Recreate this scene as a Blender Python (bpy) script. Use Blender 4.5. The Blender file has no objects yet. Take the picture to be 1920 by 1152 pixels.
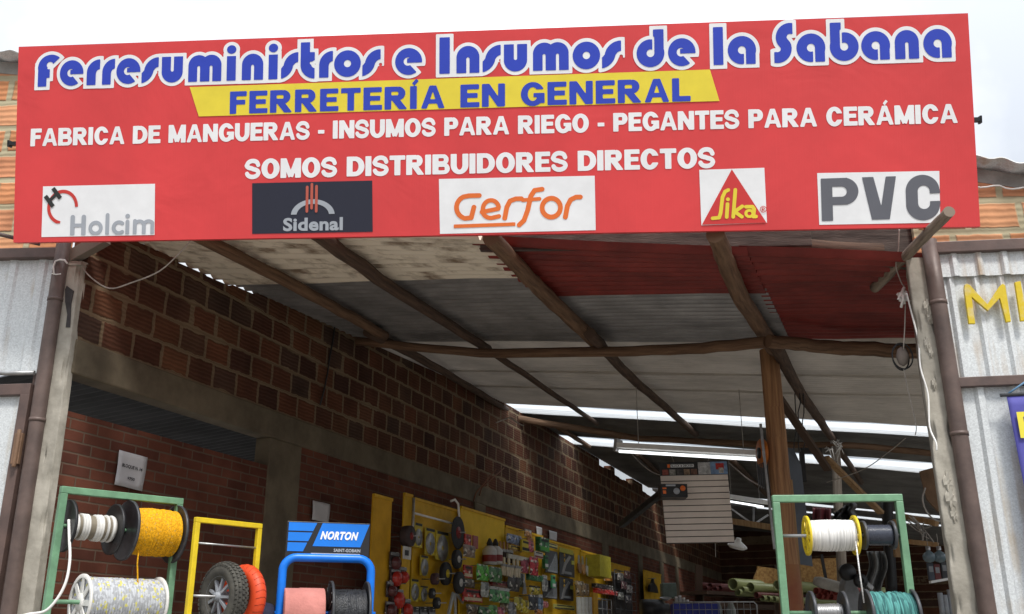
import bpy, bmesh, math, random
import numpy as np
from mathutils import Vector, Matrix
random.seed(7)
SC = bpy.context.scene
COL = SC.collection
# ------------------------------------------------------------------ camera
F = 1833.0
PITCH = math.atan(626 / F)
CP, SP = math.cos(PITCH), math.sin(PITCH)
EYE = Vector((0, 0, 1.6))
cam_d = bpy.data.cameras.new("camera")
cam_d.sensor_width = 36
cam_d.lens = 36 * F / 1920
cam_d.clip_start = 0.05
cam_d.clip_end = 3000
cam = bpy.data.objects.new("camera", cam_d)
COL.objects.link(cam)
cam.location = EYE
cam.rotation_euler = (math.pi / 2 + PITCH, 0, 0)
SC.camera = cam
# ------------------------------------------------------------------ sky and sun
SUN_EL, SUN_AZ = math.radians(56), math.radians(152)
world = bpy.data.worlds.new("World")
SC.world = world
world.use_nodes = True
nt = world.node_tree
bg = nt.nodes["Background"]
sky = nt.nodes.new("ShaderNodeTexSky")
sky.sky_type = 'NISHITA'
sky.sun_disc = False
sky.sun_elevation = SUN_EL
sky.sun_rotation = SUN_AZ
tc = nt.nodes.new("ShaderNodeTexCoord")
cn = nt.nodes.new("ShaderNodeTexNoise")
cn.inputs["Scale"].default_value = 2.6
cn.inputs["Detail"].default_value = 6
cr = nt.nodes.new("ShaderNodeValToRGB")
cr.color_ramp.elements[0].position = 0.44
cr.color_ramp.elements[1].position = 0.63
cr.color_ramp.elements[0].color = (.55, .55, .55, 1)
cm = nt.nodes.new("ShaderNodeMix")
cm.data_type = 'RGBA'
cm.inputs["B"].default_value = (10.2, 10.4, 10.6, 1)
nt.links.new(tc.outputs["Generated"], cn.inputs["Vector"])
nt.links.new(cn.outputs["Fac"], cr.inputs["Fac"])
nt.links.new(cr.outputs["Color"], cm.inputs["Factor"])
nt.links.new(sky.outputs["Color"], cm.inputs["A"])
sx = nt.nodes.new("ShaderNodeSeparateXYZ")
nt.links.new(tc.outputs["Generated"], sx.inputs[0])
oc = nt.nodes.new("ShaderNodeMapRange")          # overcast sky: zenith three times the horizon
oc.inputs["From Min"].default_value = 0.0
oc.inputs["From Max"].default_value = 1.0
oc.inputs["To Min"].default_value = 0.23
oc.inputs["To Max"].default_value = 1.85
nt.links.new(sx.outputs["Z"], oc.inputs["Value"])
cs_ = nt.nodes.new("ShaderNodeVectorMath")
cs_.operation = 'SCALE'
nt.links.new(cm.outputs["Result"], cs_.inputs[0])
nt.links.new(oc.outputs["Result"], cs_.inputs["Scale"])
nt.links.new(cs_.outputs["Vector"], bg.inputs["Color"])
bg.inputs["Strength"].default_value = 0.1
sun_d = bpy.data.lights.new("sun", 'SUN')
sun_d.energy = 2.3
sun_d.angle = math.radians(10)
sun_d.color = (1.0, .96, .9)
sun = bpy.data.objects.new("sun", sun_d)
COL.objects.link(sun)
sd = Vector((math.sin(SUN_AZ) * math.cos(SUN_EL), math.cos(SUN_AZ) * math.cos(SUN_EL), math.sin(SUN_EL)))
sun.rotation_euler = sd.to_track_quat('Z', 'Y').to_euler()
sun.location = (0, -10, 30)
SC.view_settings.view_transform = 'Standard'
SC.view_settings.look = 'None'
SC.view_settings.exposure = 0.5
SC.view_settings.gamma = 1
SC.view_settings.use_curve_mapping = False
try:
    SC.cycles.use_denoising = True
    SC.cycles.max_bounces = 12
    SC.cycles.diffuse_bounces = 6
    SC.cycles.sample_clamp_indirect = 6
except Exception:
    pass

# ------------------------------------------------------------------ sight lines to places
def ray(px, py):
    x, y = (px - 960) / F, -(py - 576) / F
    return Vector((x, CP - y * SP, SP + y * CP))
def atY(px, py, Y):
    r = ray(px, py)
    return EYE + r * (Y / r.y)
def atZ(px, py, z):
    r = ray(px, py)
    return EYE + r * ((z - EYE.z) / r.z)
def on_plane(px, py, o, n):
    r = ray(px, py)
    return EYE + r * ((o - EYE).dot(n) / r.dot(n))

# shed frame: t runs back along the left wall, s runs right across the shed
WD = Vector((0.35688604, 0.93414793, 0))
ED = Vector((0.93414793, -0.35688604, 0))
P0 = atY(121, 700, 6.27); P0.z = 0
def SH(s, t, z):
    return P0 + ED * s + WD * t + Vector((0, 0, z))
def wall_tz(px, py, off=0):
    q = on_plane(px, py, P0 + ED * off, ED)
    return (q - P0).dot(WD), q.z
def zw(t):
    return 4.40 + .055 * max(min(t, 8), -1)
def zroof(s, t):
    return zw(t) - .11 * s
def on_roof(px, py, off=0):
    r = ray(px, py)
    lo, hi = 1., 60.
    def f(k):
        q = EYE + r * k
        return q.z - (zroof((q - P0).dot(ED), (q - P0).dot(WD)) - off)
    a = f(lo)
    for _ in range(60):
        m = (lo + hi) / 2
        if a * f(m) <= 0: hi = m
        else: lo = m
    return EYE + r * lo
# shop front frame
FO = Vector((-3.1, 6.28, 0))
FU = Vector((5.77, -.48, 0)).normalized()
FN = Vector((FU.y, -FU.x, 0))
def FP(a, b, z):
    return FO + FU * a + FN * b + Vector((0, 0, z))
def front_az(px, py, b=0):
    q = on_plane(px, py, FO + FN * b, FN)
    return (q - FO).dot(FU), q.z

# ------------------------------------------------------------------ mesh builder
class MB:
    def __init__(self):
        self.v, self.f, self.uv, self.sm = [], [], [], []
    def add(self, vs, fs, uvs=None, smooth=False):
        n = len(self.v)
        self.v += [Vector(p) for p in vs]
        for i, f in enumerate(fs):
            self.f.append([k + n for k in f])
            self.uv.append(uvs[i] if uvs else [(0, 0)] * len(f))
            self.sm.append(smooth)
        return self
    def hexa(self, p):       # 4 bottom points, 4 top points
        return self.add(p, [(3, 2, 1, 0), (4, 5, 6, 7), (0, 1, 5, 4), (1, 2, 6, 5), (2, 3, 7, 6), (3, 0, 4, 7)])
    def box(self, c, ax, ay, az):   # centre and three half-extent vectors
        c = Vector(c)
        p = [c - ax - ay - az, c + ax - ay - az, c + ax + ay - az, c - ax + ay - az,
             c - ax - ay + az, c + ax - ay + az, c + ax + ay + az, c - ax + ay + az]
        return self.hexa(p)
    def bar(self, a, b, w, h, up=Vector((0, 0, 1))):   # straight bar of section w x h
        a, b = Vector(a), Vector(b)
        d = (b - a)
        L = d.length; d = d / L
        x = d.cross(up)
        if x.length < 1e-4: x = d.cross(Vector((0, 1, 0)))
        x.normalize(); y = x.cross(d).normalized()
        return self.box((a + b) / 2, x * w / 2, y * h / 2, d * L / 2)
    def tube(self, pts, r, n=10, cap=True, close=False):
        pts = [Vector(p) for p in pts]
        m = len(pts)
        rs = r if isinstance(r, (list, tuple)) else [r] * m
        base = len(self.v); L = 0; prev = None; ls = []
        for i, p in enumerate(pts):
            if close:
                d = pts[(i + 1) % m] - pts[i - 1]
            else:
                d = pts[min(i + 1, m - 1)] - pts[max(i - 1, 0)]
            d = d.normalized() if d.length > 1e-9 else Vector((0, 0, 1))
            if prev is None:
                x = d.orthogonal().normalized()
            else:
                x = (prev - d * prev.dot(d)).normalized()
            prev = x; y = d.cross(x)
            if i: L += (p - pts[i - 1]).length
            ls.append(L)
            for k in range(n):
                a = 2 * math.pi * k / n
                self.v.append(p + (x * math.cos(a) + y * math.sin(a)) * rs[i])
        for i in range(m if close else m - 1):
            j = (i + 1) % m
            for k in range(n):
                q = (k + 1) % n
                self.f.append([base + i * n + k, base + i * n + q, base + j * n + q, base + j * n + k])
                c = 2 * math.pi * rs[i]
                u0, u1 = c * k / n, c * (k + 1) / n
                self.uv.append([(u0, ls[i]), (u1, ls[i]), (u1, ls[j]), (u0, ls[j])])
                self.sm.append(True)
        if cap and not close:
            self.f.append([base + k for k in range(n)][::-1]); self.uv.append([(0, 0)] * n); self.sm.append(False)
            self.f.append([base + (m - 1) * n + k for k in range(n)]); self.uv.append([(0, 0)] * n); self.sm.append(False)
        return self
    def lathe(self, c, axis, prof, n=28, smooth=True):   # prof: (distance along axis, radius)
        c = Vector(c); axis = Vector(axis).normalized()
        x = axis.orthogonal().normalized(); y = axis.cross(x)
        base = len(self.v); L = 0; ls = [0]
        for i, (h, r) in enumerate(prof):
            if i: L += math.hypot(h - prof[i - 1][0], r - prof[i - 1][1]); ls.append(L)
            for k in range(n):
                a = 2 * math.pi * k / n
                self.v.append(c + axis * h + (x * math.cos(a) + y * math.sin(a)) * r)
        for i in range(len(prof) - 1):
            for k in range(n):
                q = (k + 1) % n
                self.f.append([base + i * n + k, base + i * n + q, base + (i + 1) * n + q, base + (i + 1) * n + k])
                self.uv.append([(k / n, ls[i]), ((k + 1) / n, ls[i]), ((k + 1) / n, ls[i + 1]), (k / n, ls[i + 1])])
                self.sm.append(smooth)
        return self
    def grid(self, fn, nu, nv, smooth=True):
        vs = [fn(i / nu, j / nv) for j in range(nv + 1) for i in range(nu + 1)]
        fs, us = [], []
        for j in range(nv):
            for i in range(nu):
                a = j * (nu + 1) + i
                fs.append((a, a + 1, a + nu + 2, a + nu + 1))
                us.append([(i / nu, j / nv), ((i + 1) / nu, j / nv), ((i + 1) / nu, (j + 1) / nv), (i / nu, (j + 1) / nv)])
        return self.add(vs, fs, us, smooth)
    def poly(self, pts, th):      # flat outline given in 3D, thickened by vector th
        n = len(pts); pts = [Vector(p) for p in pts]
        vs = pts + [p + th for p in pts]
        fs = [list(range(n))[::-1], list(range(n, 2 * n))] + [(i, (i + 1) % n, n + (i + 1) % n, n + i) for i in range(n)]
        return self.add(vs, fs)

POS = {}
def build(name, mb, m, parent=None, bevel=0, solid=0):
    me = bpy.data.meshes.new(name)
    off = POS.get(parent.name, Vector()) if parent else Vector()
    if isinstance(mb, MB):
        me.from_pydata([tuple(p - off) for p in mb.v], [], mb.f)
        uvl = me.uv_layers.new(name="UVMap")
        flat = [c for u in mb.uv for p in u for c in p]
        uvl.data.foreach_set("uv", flat)
        me.polygons.foreach_set("use_smooth", mb.sm)
    me.materials.append(m)
    me.update()
    o = bpy.data.objects.new(name, me)
    COL.objects.link(o)
    POS[o.name] = Vector(off)
    if parent: o.parent = parent
    if solid:
        md = o.modifiers.new("solidify", 'SOLIDIFY'); md.thickness = solid; md.offset = 0
    if bevel:
        md = o.modifiers.new("bevel", 'BEVEL'); md.width = bevel; md.segments = 2; md.limit_method = 'ANGLE'
    return o
def tag(o, label=None, cat=None, group=None, kind=None):
    if label: o["label"] = label
    if cat: o["category"] = cat
    if group: o["group"] = group
    if kind: o["kind"] = kind
    return o
def thing(name, base, label, cat, group=None):
    o = bpy.data.objects.new(name, None)
    o.empty_display_size = .1
    COL.objects.link(o)
    o.location = base
    POS[o.name] = Vector(base)
    return tag(o, label, cat, group)

# ------------------------------------------------------------------ materials
def nodes_of(m):
    m.use_nodes = True
    return m.node_tree, m.node_tree.nodes, m.node_tree.links
MATS = {}
def mat(name, col, rough=.6, metal=0., var=.22, scale=9., bump=.15, col2=None, coat=0., stretch=None, uv=False, detail=5, spec=.4, lo=.35, hi=.68):
    if name in MATS: return MATS[name]
    m = bpy.data.materials.new(name)
    t, N, L = nodes_of(m)
    b = N["Principled BSDF"]
    b.inputs["Metallic"].default_value = metal
    b.inputs["Specular IOR Level"].default_value = spec
    b.inputs["Coat Weight"].default_value = coat
    co = N.new("ShaderNodeTexCoord")
    mp = N.new("ShaderNodeMapping")
    mp.inputs["Scale"].default_value = stretch or (1, 1, 1)
    L.new(co.outputs["UV" if uv else "Object"], mp.inputs["Vector"])
    n = N.new("ShaderNodeTexNoise")
    n.inputs["Scale"].default_value = scale
    n.inputs["Detail"].default_value = detail
    n.inputs["Roughness"].default_value = .62
    L.new(mp.outputs["Vector"], n.inputs["Vector"])
    r = N.new("ShaderNodeValToRGB")
    c2 = col2 or tuple(max(0, c * (1 - var)) for c in col)
    c1 = col if col2 else tuple(min(1, c * (1 + var * .5)) for c in col)
    r.color_ramp.elements[0].position = lo
    r.color_ramp.elements[1].position = hi
    r.color_ramp.elements[0].color = (*c2, 1)
    r.color_ramp.elements[1].color = (*c1, 1)
    L.new(n.outputs["Fac"], r.inputs["Fac"])
    L.new(r.outputs["Color"], b.inputs["Base Color"])
    rr = N.new("ShaderNodeMapRange")
    rr.inputs["To Min"].default_value = min(1, rough + .12)
    rr.inputs["To Max"].default_value = max(.05, rough - .12)
    L.new(n.outputs["Fac"], rr.inputs["Value"])
    L.new(rr.outputs["Result"], b.inputs["Roughness"])
    if bump:
        n2 = N.new("ShaderNodeTexNoise")
        n2.inputs["Scale"].default_value = scale * 5
        n2.inputs["Detail"].default_value = 3
        L.new(mp.outputs["Vector"], n2.inputs["Vector"])
        bp = N.new("ShaderNodeBump")
        bp.inputs["Strength"].default_value = bump
        bp.inputs["Distance"].default_value = .01
        L.new(n2.outputs["Fac"], bp.inputs["Height"])
        L.new(bp.outputs["Normal"], b.inputs["Normal"])
    MATS[name] = m
    return m

def brick_mat(name, bw, bh, axis, cols, mortar, mort_w=.012, rib=0., z0=0., rag=.02, bump=.6, smear=.0):
    """courses of blocks: own colour per block, ragged mortar, optional fine ribbing"""
    m = bpy.data.materials.new(name)
    t, N, L = nodes_of(m)
    b = N["Principled BSDF"]
    b.inputs["Roughness"].default_value = .9
    b.inputs["Specular IOR Level"].default_value = .15
    co = N.new("ShaderNodeTexCoord")
    def math_(op, a, c=None, d=None):
        n = N.new("ShaderNodeMath"); n.operation = op
        for i, q in enumerate((a, c, d)):
            if q is None: continue
            if isinstance(q, (int, float)): n.inputs[i].default_value = q
            else: L.new(q, n.inputs[i])
        return n.outputs[0]
    nz = N.new("ShaderNodeTexNoise"); nz.inputs["Scale"].default_value = 14; nz.inputs["Detail"].default_value = 4
    L.new(co.outputs["Object"], nz.inputs["Vector"])
    nz2 = N.new("ShaderNodeTexNoise"); nz2.inputs["Scale"].default_value = 3; nz2.inputs["Detail"].default_value = 5
    L.new(co.outputs["Object"], nz2.inputs["Vector"])
    nzs = N.new("ShaderNodeSeparateColor"); L.new(nz.outputs["Color"], nzs.inputs[0])
    dp = N.new("ShaderNodeVectorMath"); dp.operation = 'DOT_PRODUCT'
    L.new(co.outputs["Object"], dp.inputs[0]); dp.inputs[1].default_value = axis
    sep = N.new("ShaderNodeSeparateXYZ"); L.new(co.outputs["Object"], sep.inputs[0])
    jx = math_('MULTIPLY_ADD', nzs.outputs[0], rag, -rag / 2)
    jz = math_('MULTIPLY_ADD', nzs.outputs[1], rag, -rag / 2)
    x = math_('ADD', dp.outputs["Value"], jx)
    z = math_('ADD', math_('SUBTRACT', sep.outputs[2], z0), jz)
    zr = math_('DIVIDE', z, bh)
    row = math_('FLOOR', zr)
    wn0 = N.new("ShaderNodeTexWhiteNoise"); wn0.noise_dimensions = '1D'; L.new(row, wn0.inputs["W"])
    off = math_('ADD', math_('MULTIPLY', math_('MODULO', row, 2.), .5), math_('MULTIPLY', wn0.outputs[0], .22))
    xr = math_('ADD', math_('DIVIDE', x, bw), off)
    colm = math_('FLOOR', xr)
    fx, fz = math_('FRACT', xr), math_('FRACT', zr)
    ex = math_('MULTIPLY', math_('MINIMUM', fx, math_('SUBTRACT', 1., fx)), bw)
    ez = math_('MULTIPLY', math_('MINIMUM', fz, math_('SUBTRACT', 1., fz)), bh)
    ed = math_('SUBTRACT', math_('MINIMUM', ex, ez), math_('MULTIPLY', math_('MAXIMUM', math_('SUBTRACT', nz2.outputs['Fac'], .54), 0.), smear))
    mk = N.new("ShaderNodeMapRange"); mk.interpolation_type = 'SMOOTHSTEP'
    L.new(ed, mk.inputs["Value"])
    mk.inputs["From Min"].default_value = mort_w * .55
    mk.inputs["From Max"].default_value = mort_w * 1.0
    cx = N.new("ShaderNodeCombineXYZ"); L.new(colm, cx.inputs[0]); L.new(row, cx.inputs[1])
    wn = N.new("ShaderNodeTexWhiteNoise"); wn.noise_dimensions = '2D'; L.new(cx.outputs[0], wn.inputs["Vector"])
    rp = N.new("ShaderNodeValToRGB")
    e = rp.color_ramp.elements
    while len(e) < len(cols): e.new(.5)
    for i, c in enumerate(cols):
        e[i].position = i / max(1, len(cols) - 1); e[i].color = (*c, 1)
    L.new(wn.outputs["Value"], rp.inputs["Fac"])
    # wear inside a block
    mx = N.new("ShaderNodeMix"); mx.data_type = 'RGBA'; mx.blend_type = 'MULTIPLY'
    mr = N.new("ShaderNodeValToRGB")
    mr.color_ramp.elements[0].position = .3; mr.color_ramp.elements[1].position = .7
    mr.color_ramp.elements[0].color = (.55, .5, .48, 1); mr.color_ramp.elements[1].color = (1.2, 1.15, 1.1, 1)
    L.new(nz2.outputs["Fac"], mr.inputs["Fac"])
    mx.inputs["Factor"].default_value = .8
    L.new(rp.outputs["Color"], mx.inputs["A"]); L.new(mr.outputs["Color"], mx.inputs["B"])
    src = mx.outputs["Result"]
    hb = mk.outputs["Result"]
    if rib:
        sn = math_('SINE', math_('MULTIPLY', z, 2 * math.pi / rib))
        gr = math_('MULTIPLY_ADD', sn, .16, .92)
        gm = N.new("ShaderNodeMix"); gm.data_type = 'RGBA'; gm.blend_type = 'MULTIPLY'; gm.inputs["Factor"].default_value = .8
        L.new(src, gm.inputs["A"]); L.new(gr, gm.inputs["B"]); src = gm.outputs["Result"]
        hb = math_('ADD', hb, math_('MULTIPLY', sn, .22))
    mm = N.new("ShaderNodeMix"); mm.data_type = 'RGBA'
    L.new(mk.outputs["Result"], mm.inputs["Factor"])
    mo = N.new("ShaderNodeMix"); mo.data_type = 'RGBA'
    L.new(nz2.outputs["Fac"], mo.inputs["Factor"])
    mo.inputs["A"].default_value = (*[c * .7 for c in mortar], 1); mo.inputs["B"].default_value = (*[min(1, c * 1.25) for c in mortar], 1)
    L.new(mo.outputs["Result"], mm.inputs["A"]); L.new(src, mm.inputs["B"])
    L.new(mm.outputs["Result"], b.inputs["Base Color"])
    bp = N.new("ShaderNodeBump"); bp.inputs["Strength"].default_value = bump; bp.inputs["Distance"].default_value = .012
    hh = math_('ADD', hb, math_('MULTIPLY', nz.outputs["Fac"], .5))
    L.new(hh, bp.inputs["Height"]); L.new(bp.outputs["Normal"], b.inputs["Normal"])
    return m

def rust_sheet(name, col, rust, amount=.5, metal=.35, rough=.5):
    """zinc sheet with spangle and rust runs that trickle down"""
    m = bpy.data.materials.new(name)
    t, N, L = nodes_of(m)
    b = N["Principled BSDF"]
    b.inputs["Metallic"].default_value = metal
    b.inputs["Roughness"].default_value = rough
    co = N.new("ShaderNodeTexCoord")
    v = N.new("ShaderNodeTexVoronoi"); v.inputs["Scale"].default_value = 130
    L.new(co.outputs["Object"], v.inputs["Vector"])
    sv = N.new("ShaderNodeSeparateColor"); L.new(v.outputs["Color"], sv.inputs[0])
    sp = N.new("ShaderNodeValToRGB")
    sp.color_ramp.elements[0].color = (*[c * .84 for c in col], 1); sp.color_ramp.elements[1].color = (*[min(1, c * 1.10) for c in col], 1)
    L.new(sv.outputs[0], sp.inputs["Fac"])
    mp = N.new("ShaderNodeMapping"); mp.inputs["Scale"].default_value = (16, 16, .8)
    L.new(co.outputs["Object"], mp.inputs["Vector"])
    n = N.new("ShaderNodeTexNoise"); n.inputs["Scale"].default_value = 1.; n.inputs["Detail"].default_value = 5
    L.new(mp.outputs["Vector"], n.inputs["Vector"])
    n2 = N.new("ShaderNodeTexNoise"); n2.inputs["Scale"].default_value = 2.; n2.inputs["Detail"].default_value = 6
    L.new(co.outputs["Object"], n2.inputs["Vector"])
    mu = N.new("ShaderNodeMath"); mu.operation = 'MULTIPLY'
    L.new(n.outputs["Fac"], mu.inputs[0]); L.new(n2.outputs["Fac"], mu.inputs[1])
    rp = N.new("ShaderNodeValToRGB")
    rp.color_ramp.elements[0].position = .30 - .05 * amount; rp.color_ramp.elements[1].position = .42
    rp.color_ramp.elements[1].color = (amount,) * 3 + (1,)
    L.new(mu.outputs[0], rp.inputs["Fac"])
    mx = N.new("ShaderNodeMix"); mx.data_type = 'RGBA'
    L.new(rp.outputs["Color"], mx.inputs["Factor"]); L.new(sp.outputs["Color"], mx.inputs["A"])
    mx.inputs["B"].default_value = (*rust, 1)
    L.new(mx.outputs["Result"], b.inputs["Base Color"])
    return m

M_GALV = rust_sheet("galvanised_sheet", (.62, .65, .66), (.36, .24, .12), .75, .12, .55)
M_GALV_L = rust_sheet("galvanised_sheet_clean", (.62, .65, .66), (.36, .26, .14), .6, .12, .55)
M_OLDWHITE = mat("old_white_sheet", (.74, .66, .54), .8, 0, col2=(.22, .16, .11), scale=3.2, bump=.2, stretch=(1, 3, 1), lo=.33, hi=.52)
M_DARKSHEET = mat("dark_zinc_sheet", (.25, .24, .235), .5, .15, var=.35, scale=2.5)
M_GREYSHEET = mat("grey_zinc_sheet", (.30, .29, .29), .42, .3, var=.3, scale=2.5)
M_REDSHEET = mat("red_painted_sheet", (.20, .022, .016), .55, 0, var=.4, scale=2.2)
M_FIBRE = mat("pale_roof_sheet", (.52, .475, .425), .75, 0, var=.22, scale=1.8)
def glow_through(m, f):
    t, N, L = nodes_of(m)
    b = N["Principled BSDF"]; out = N["Material Output"]
    tr = N.new("ShaderNodeBsdfTranslucent"); mx = N.new("ShaderNodeMixShader"); mx.inputs[0].default_value = f
    src = b.inputs["Base Color"].links[0].from_socket
    L.new(src, tr.inputs["Color"]); L.new(b.outputs[0], mx.inputs[1]); L.new(tr.outputs[0], mx.inputs[2]); L.new(mx.outputs[0], out.inputs[0])
glow_through(M_FIBRE, .03)  # slight translucency added so the sheets glow and brighten the interior
M_BACKSHEET = mat("rear_roof_sheet", (.16, .155, .15), .6, .2, var=.35, scale=1.6)  # dark grey tone for the rear roof sheets
M_WOOD = mat("round_pole_wood", (.22, .125, .07), .8, 0, col2=(.085, .045, .025), uv=True, stretch=(26, 1.6, 1), scale=1.6, bump=.4, detail=8)
M_WOODDARK = mat("dark_pole_wood", (.12, .07, .045), .85, 0, col2=(.045, .028, .02), uv=True, stretch=(26, 1.6, 1), scale=1.6, bump=.4)
M_POST = mat("post_wood", (.50, .27, .125), .75, 0, col2=(.22, .105, .05), uv=True, stretch=(22, .9, 1), scale=1.5, bump=.35, detail=8)
M_PLANK = mat("grey_plank_wood", (.10, .082, .07), .85, 0, col2=(.04, .032, .028), stretch=(1.2, 14, 14), scale=2.2, bump=.4)
M_BATTEN = mat("pale_batten_wood", (.42, .27, .13), .7, 0, col2=(.26, .15, .07), stretch=(14, 14, 1.4), scale=2, bump=.2)
M_GREYWOOD = mat("grey_post_wood", (.24, .20, .16), .85, 0, col2=(.12, .095, .075), uv=True, stretch=(22, 1, 1), scale=1.5, bump=.4)
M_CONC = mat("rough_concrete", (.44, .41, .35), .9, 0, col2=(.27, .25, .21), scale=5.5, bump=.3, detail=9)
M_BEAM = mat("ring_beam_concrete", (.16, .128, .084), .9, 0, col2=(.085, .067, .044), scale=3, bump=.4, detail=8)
M_BROWN = mat("brown_steel_paint", (.135, .088, .075), .5, 0, col2=(.085, .058, .052), scale=6, bump=.12)
M_PIPE = mat("rusty_brown_pipe", (.15, .105, .09), .5, .1, col2=(.085, .06, .053), scale=5, bump=.2)
M_GREEN = mat("green_stand_paint", (.16, .32, .19), .45, 0, var=.22, scale=12, bump=.08)
M_YEL = mat("yellow_stand_paint", (.74, .54, .02), .4, 0, var=.15, scale=12, bump=.05)
M_BLUE = mat("blue_rack_paint", (.008, .19, .80), .35, 0, var=.12, scale=10, bump=.03)
M_PEG = mat("yellow_pegboard", (.66, .38, .010), .6, 0, var=.2, scale=4, bump=.05)
M_BLACK = mat("black_plastic", (.022, .022, .024), .45, 0, var=.35, scale=10, bump=.08)
M_DGREY = mat("dark_grey_plastic", (.06, .063, .07), .4, 0, var=.3, scale=10, bump=.08)
M_STEEL = mat("dull_steel", (.42, .42, .42), .4, .7, var=.3, scale=12, bump=.06)
M_WIRE = mat("old_wire", (.40, .37, .33), .6, 0, var=.3, scale=30, bump=0)
M_WHITE = mat("white_plastic", (.80, .79, .76), .45, 0, var=.1, scale=10, bump=.04)
M_PAPER = mat("paper_sheet", (.48, .47, .48), .8, 0, var=.08, scale=6, bump=.03)
M_INK = mat("black_ink", (.03, .03, .035), .7, 0, var=.2, scale=20, bump=0)
M_GROUND = mat("dusty_asphalt_ground", (.24, .22, .195), .9, 0, col2=(.15, .138, .122), scale=1.2, bump=.3)
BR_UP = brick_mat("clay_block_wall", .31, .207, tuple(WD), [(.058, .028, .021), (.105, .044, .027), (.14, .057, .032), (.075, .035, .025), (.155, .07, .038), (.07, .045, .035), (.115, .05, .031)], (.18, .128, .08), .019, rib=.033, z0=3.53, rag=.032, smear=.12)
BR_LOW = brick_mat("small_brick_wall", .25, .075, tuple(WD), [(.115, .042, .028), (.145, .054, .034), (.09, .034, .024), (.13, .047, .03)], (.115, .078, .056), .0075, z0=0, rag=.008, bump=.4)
BR_FRONT = brick_mat("orange_hollow_block", .34, .215, tuple(FU), [(.62, .30, .15), (.56, .25, .12), (.66, .36, .20), (.58, .27, .15)], (.40, .36, .24), .03, rib=.047, z0=.05, rag=.018)
def flat(name, col, rough=.5, **k):
    return mat(name, col, rough, 0, var=k.pop("var", .07), scale=k.pop("scale", 5), bump=k.pop("bump", .02), **k)
def skylight_mat():
    m = bpy.data.materials.new("translucent_roof_panel")
    t, N, L = nodes_of(m)
    N.remove(N["Principled BSDF"])
    out = N["Material Output"]
    tr = N.new("ShaderNodeBsdfTranslucent")
    di = N.new("ShaderNodeBsdfDiffuse"); di.inputs["Color"].default_value = (.75, .77, .78, 1)
    tp = N.new("ShaderNodeBsdfTransparent"); tp.inputs["Color"].default_value = (.9, .95, .98, 1)
    co = N.new("ShaderNodeTexCoord"); n = N.new("ShaderNodeTexNoise"); n.inputs["Scale"].default_value = 2.5; n.inputs["Detail"].default_value = 5
    L.new(co.outputs["Object"], n.inputs["Vector"])
    r = N.new("ShaderNodeValToRGB"); r.color_ramp.elements[0].color = (.72, .76, .78, 1); r.color_ramp.elements[1].color = (.95, .97, .98, 1)
    L.new(n.outputs["Fac"], r.inputs["Fac"]); L.new(r.outputs["Color"], tr.inputs["Color"])
    a = N.new("ShaderNodeMixShader"); a.inputs[0].default_value = .12
    L.new(tr.outputs[0], a.inputs[1]); L.new(di.outputs[0], a.inputs[2])
    b = N.new("ShaderNodeMixShader"); b.inputs[0].default_value = .55
    L.new(a.outputs[0], b.inputs[1]); L.new(tp.outputs[0], b.inputs[2])
    L.new(b.outputs[0], out.inputs[0])
    return m
M_SKYL = skylight_mat()

# ------------------------------------------------------------------ flat lettering: outlines from distance fields, meshed on a fine grid
def sdf_mesh(fn, x0, x1, y0, y1, step, level=0., clip=None):
    nx, ny = int((x1 - x0) / step) + 1, int((y1 - y0) / step) + 1
    xs = np.linspace(x0, x1, nx + 1); ys = np.linspace(y0, y1, ny + 1)
    X, Y = np.meshgrid(xs, ys)
    D = fn(X, Y) - level
    mb = MB()
    ins = D < 0
    for j in range(ny):
        full = ins[j, :-1] & ins[j, 1:] & ins[j + 1, :-1] & ins[j + 1, 1:]
        some = (ins[j, :-1] | ins[j, 1:] | ins[j + 1, :-1] | ins[j + 1, 1:]) & ~full
        i = 0
        idx = np.flatnonzero(np.diff(np.concatenate(([0], full.astype(int), [0]))))
        for a, b in zip(idx[::2], idx[1::2]):
            mb.add([(xs[a], ys[j], 0), (xs[b], ys[j], 0), (xs[b], ys[j + 1], 0), (xs[a], ys[j + 1], 0)], [(0, 1, 2, 3)])
        for i in np.flatnonzero(some):
            cs = [(xs[i], ys[j], D[j, i]), (xs[i + 1], ys[j], D[j, i + 1]), (xs[i + 1], ys[j + 1], D[j + 1, i + 1]), (xs[i], ys[j + 1], D[j + 1, i])]
            pl = []
            for k in range(4):
                a, b = cs[k], cs[(k + 1) % 4]
                if a[2] < 0: pl.append((a[0], a[1], 0))
                if (a[2] < 0) != (b[2] < 0):
                    u = a[2] / (a[2] - b[2])
                    pl.append((a[0] + (b[0] - a[0]) * u, a[1] + (b[1] - a[1]) * u, 0))
            if len(pl) >= 3: mb.add(pl, [tuple(range(len(pl)))])
    return mb
mx_, mn_ = np.maximum, np.minimum
def disc(x, y, cx, cy, r): return np.hypot(x - cx, y - cy) - r
def rect(x, y, a, b, c, d): return mx_(mx_(a - x, x - b), mx_(c - y, y - d))
def half(x, y, px, py, nx, ny):   # inside where (p-q).n < 0
    l = math.hypot(nx, ny)
    return ((x - px) * nx + (y - py) * ny) / l
def seg(x, y, ax, ay, bx, by, r):
    dx, dy = bx - ax, by - ay
    u = np.clip(((x - ax) * dx + (y - ay) * dy) / (dx * dx + dy * dy + 1e-12), 0, 1)
    return np.hypot(x - ax - u * dx, y - ay - u * dy) - r
def stroke(x, y, pts, r):
    d = 1e9
    for a, b in zip(pts, pts[1:]): d = mn_(d, seg(x, y, *a, *b, r))
    return d
def arc(cx, cy, rx, ry, a0, a1, n=14):
    return [(cx + rx * math.cos(math.radians(a0 + (a1 - a0) * k / n)), cy + ry * math.sin(math.radians(a0 + (a1 - a0) * k / n))) for k in range(n + 1)]
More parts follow.
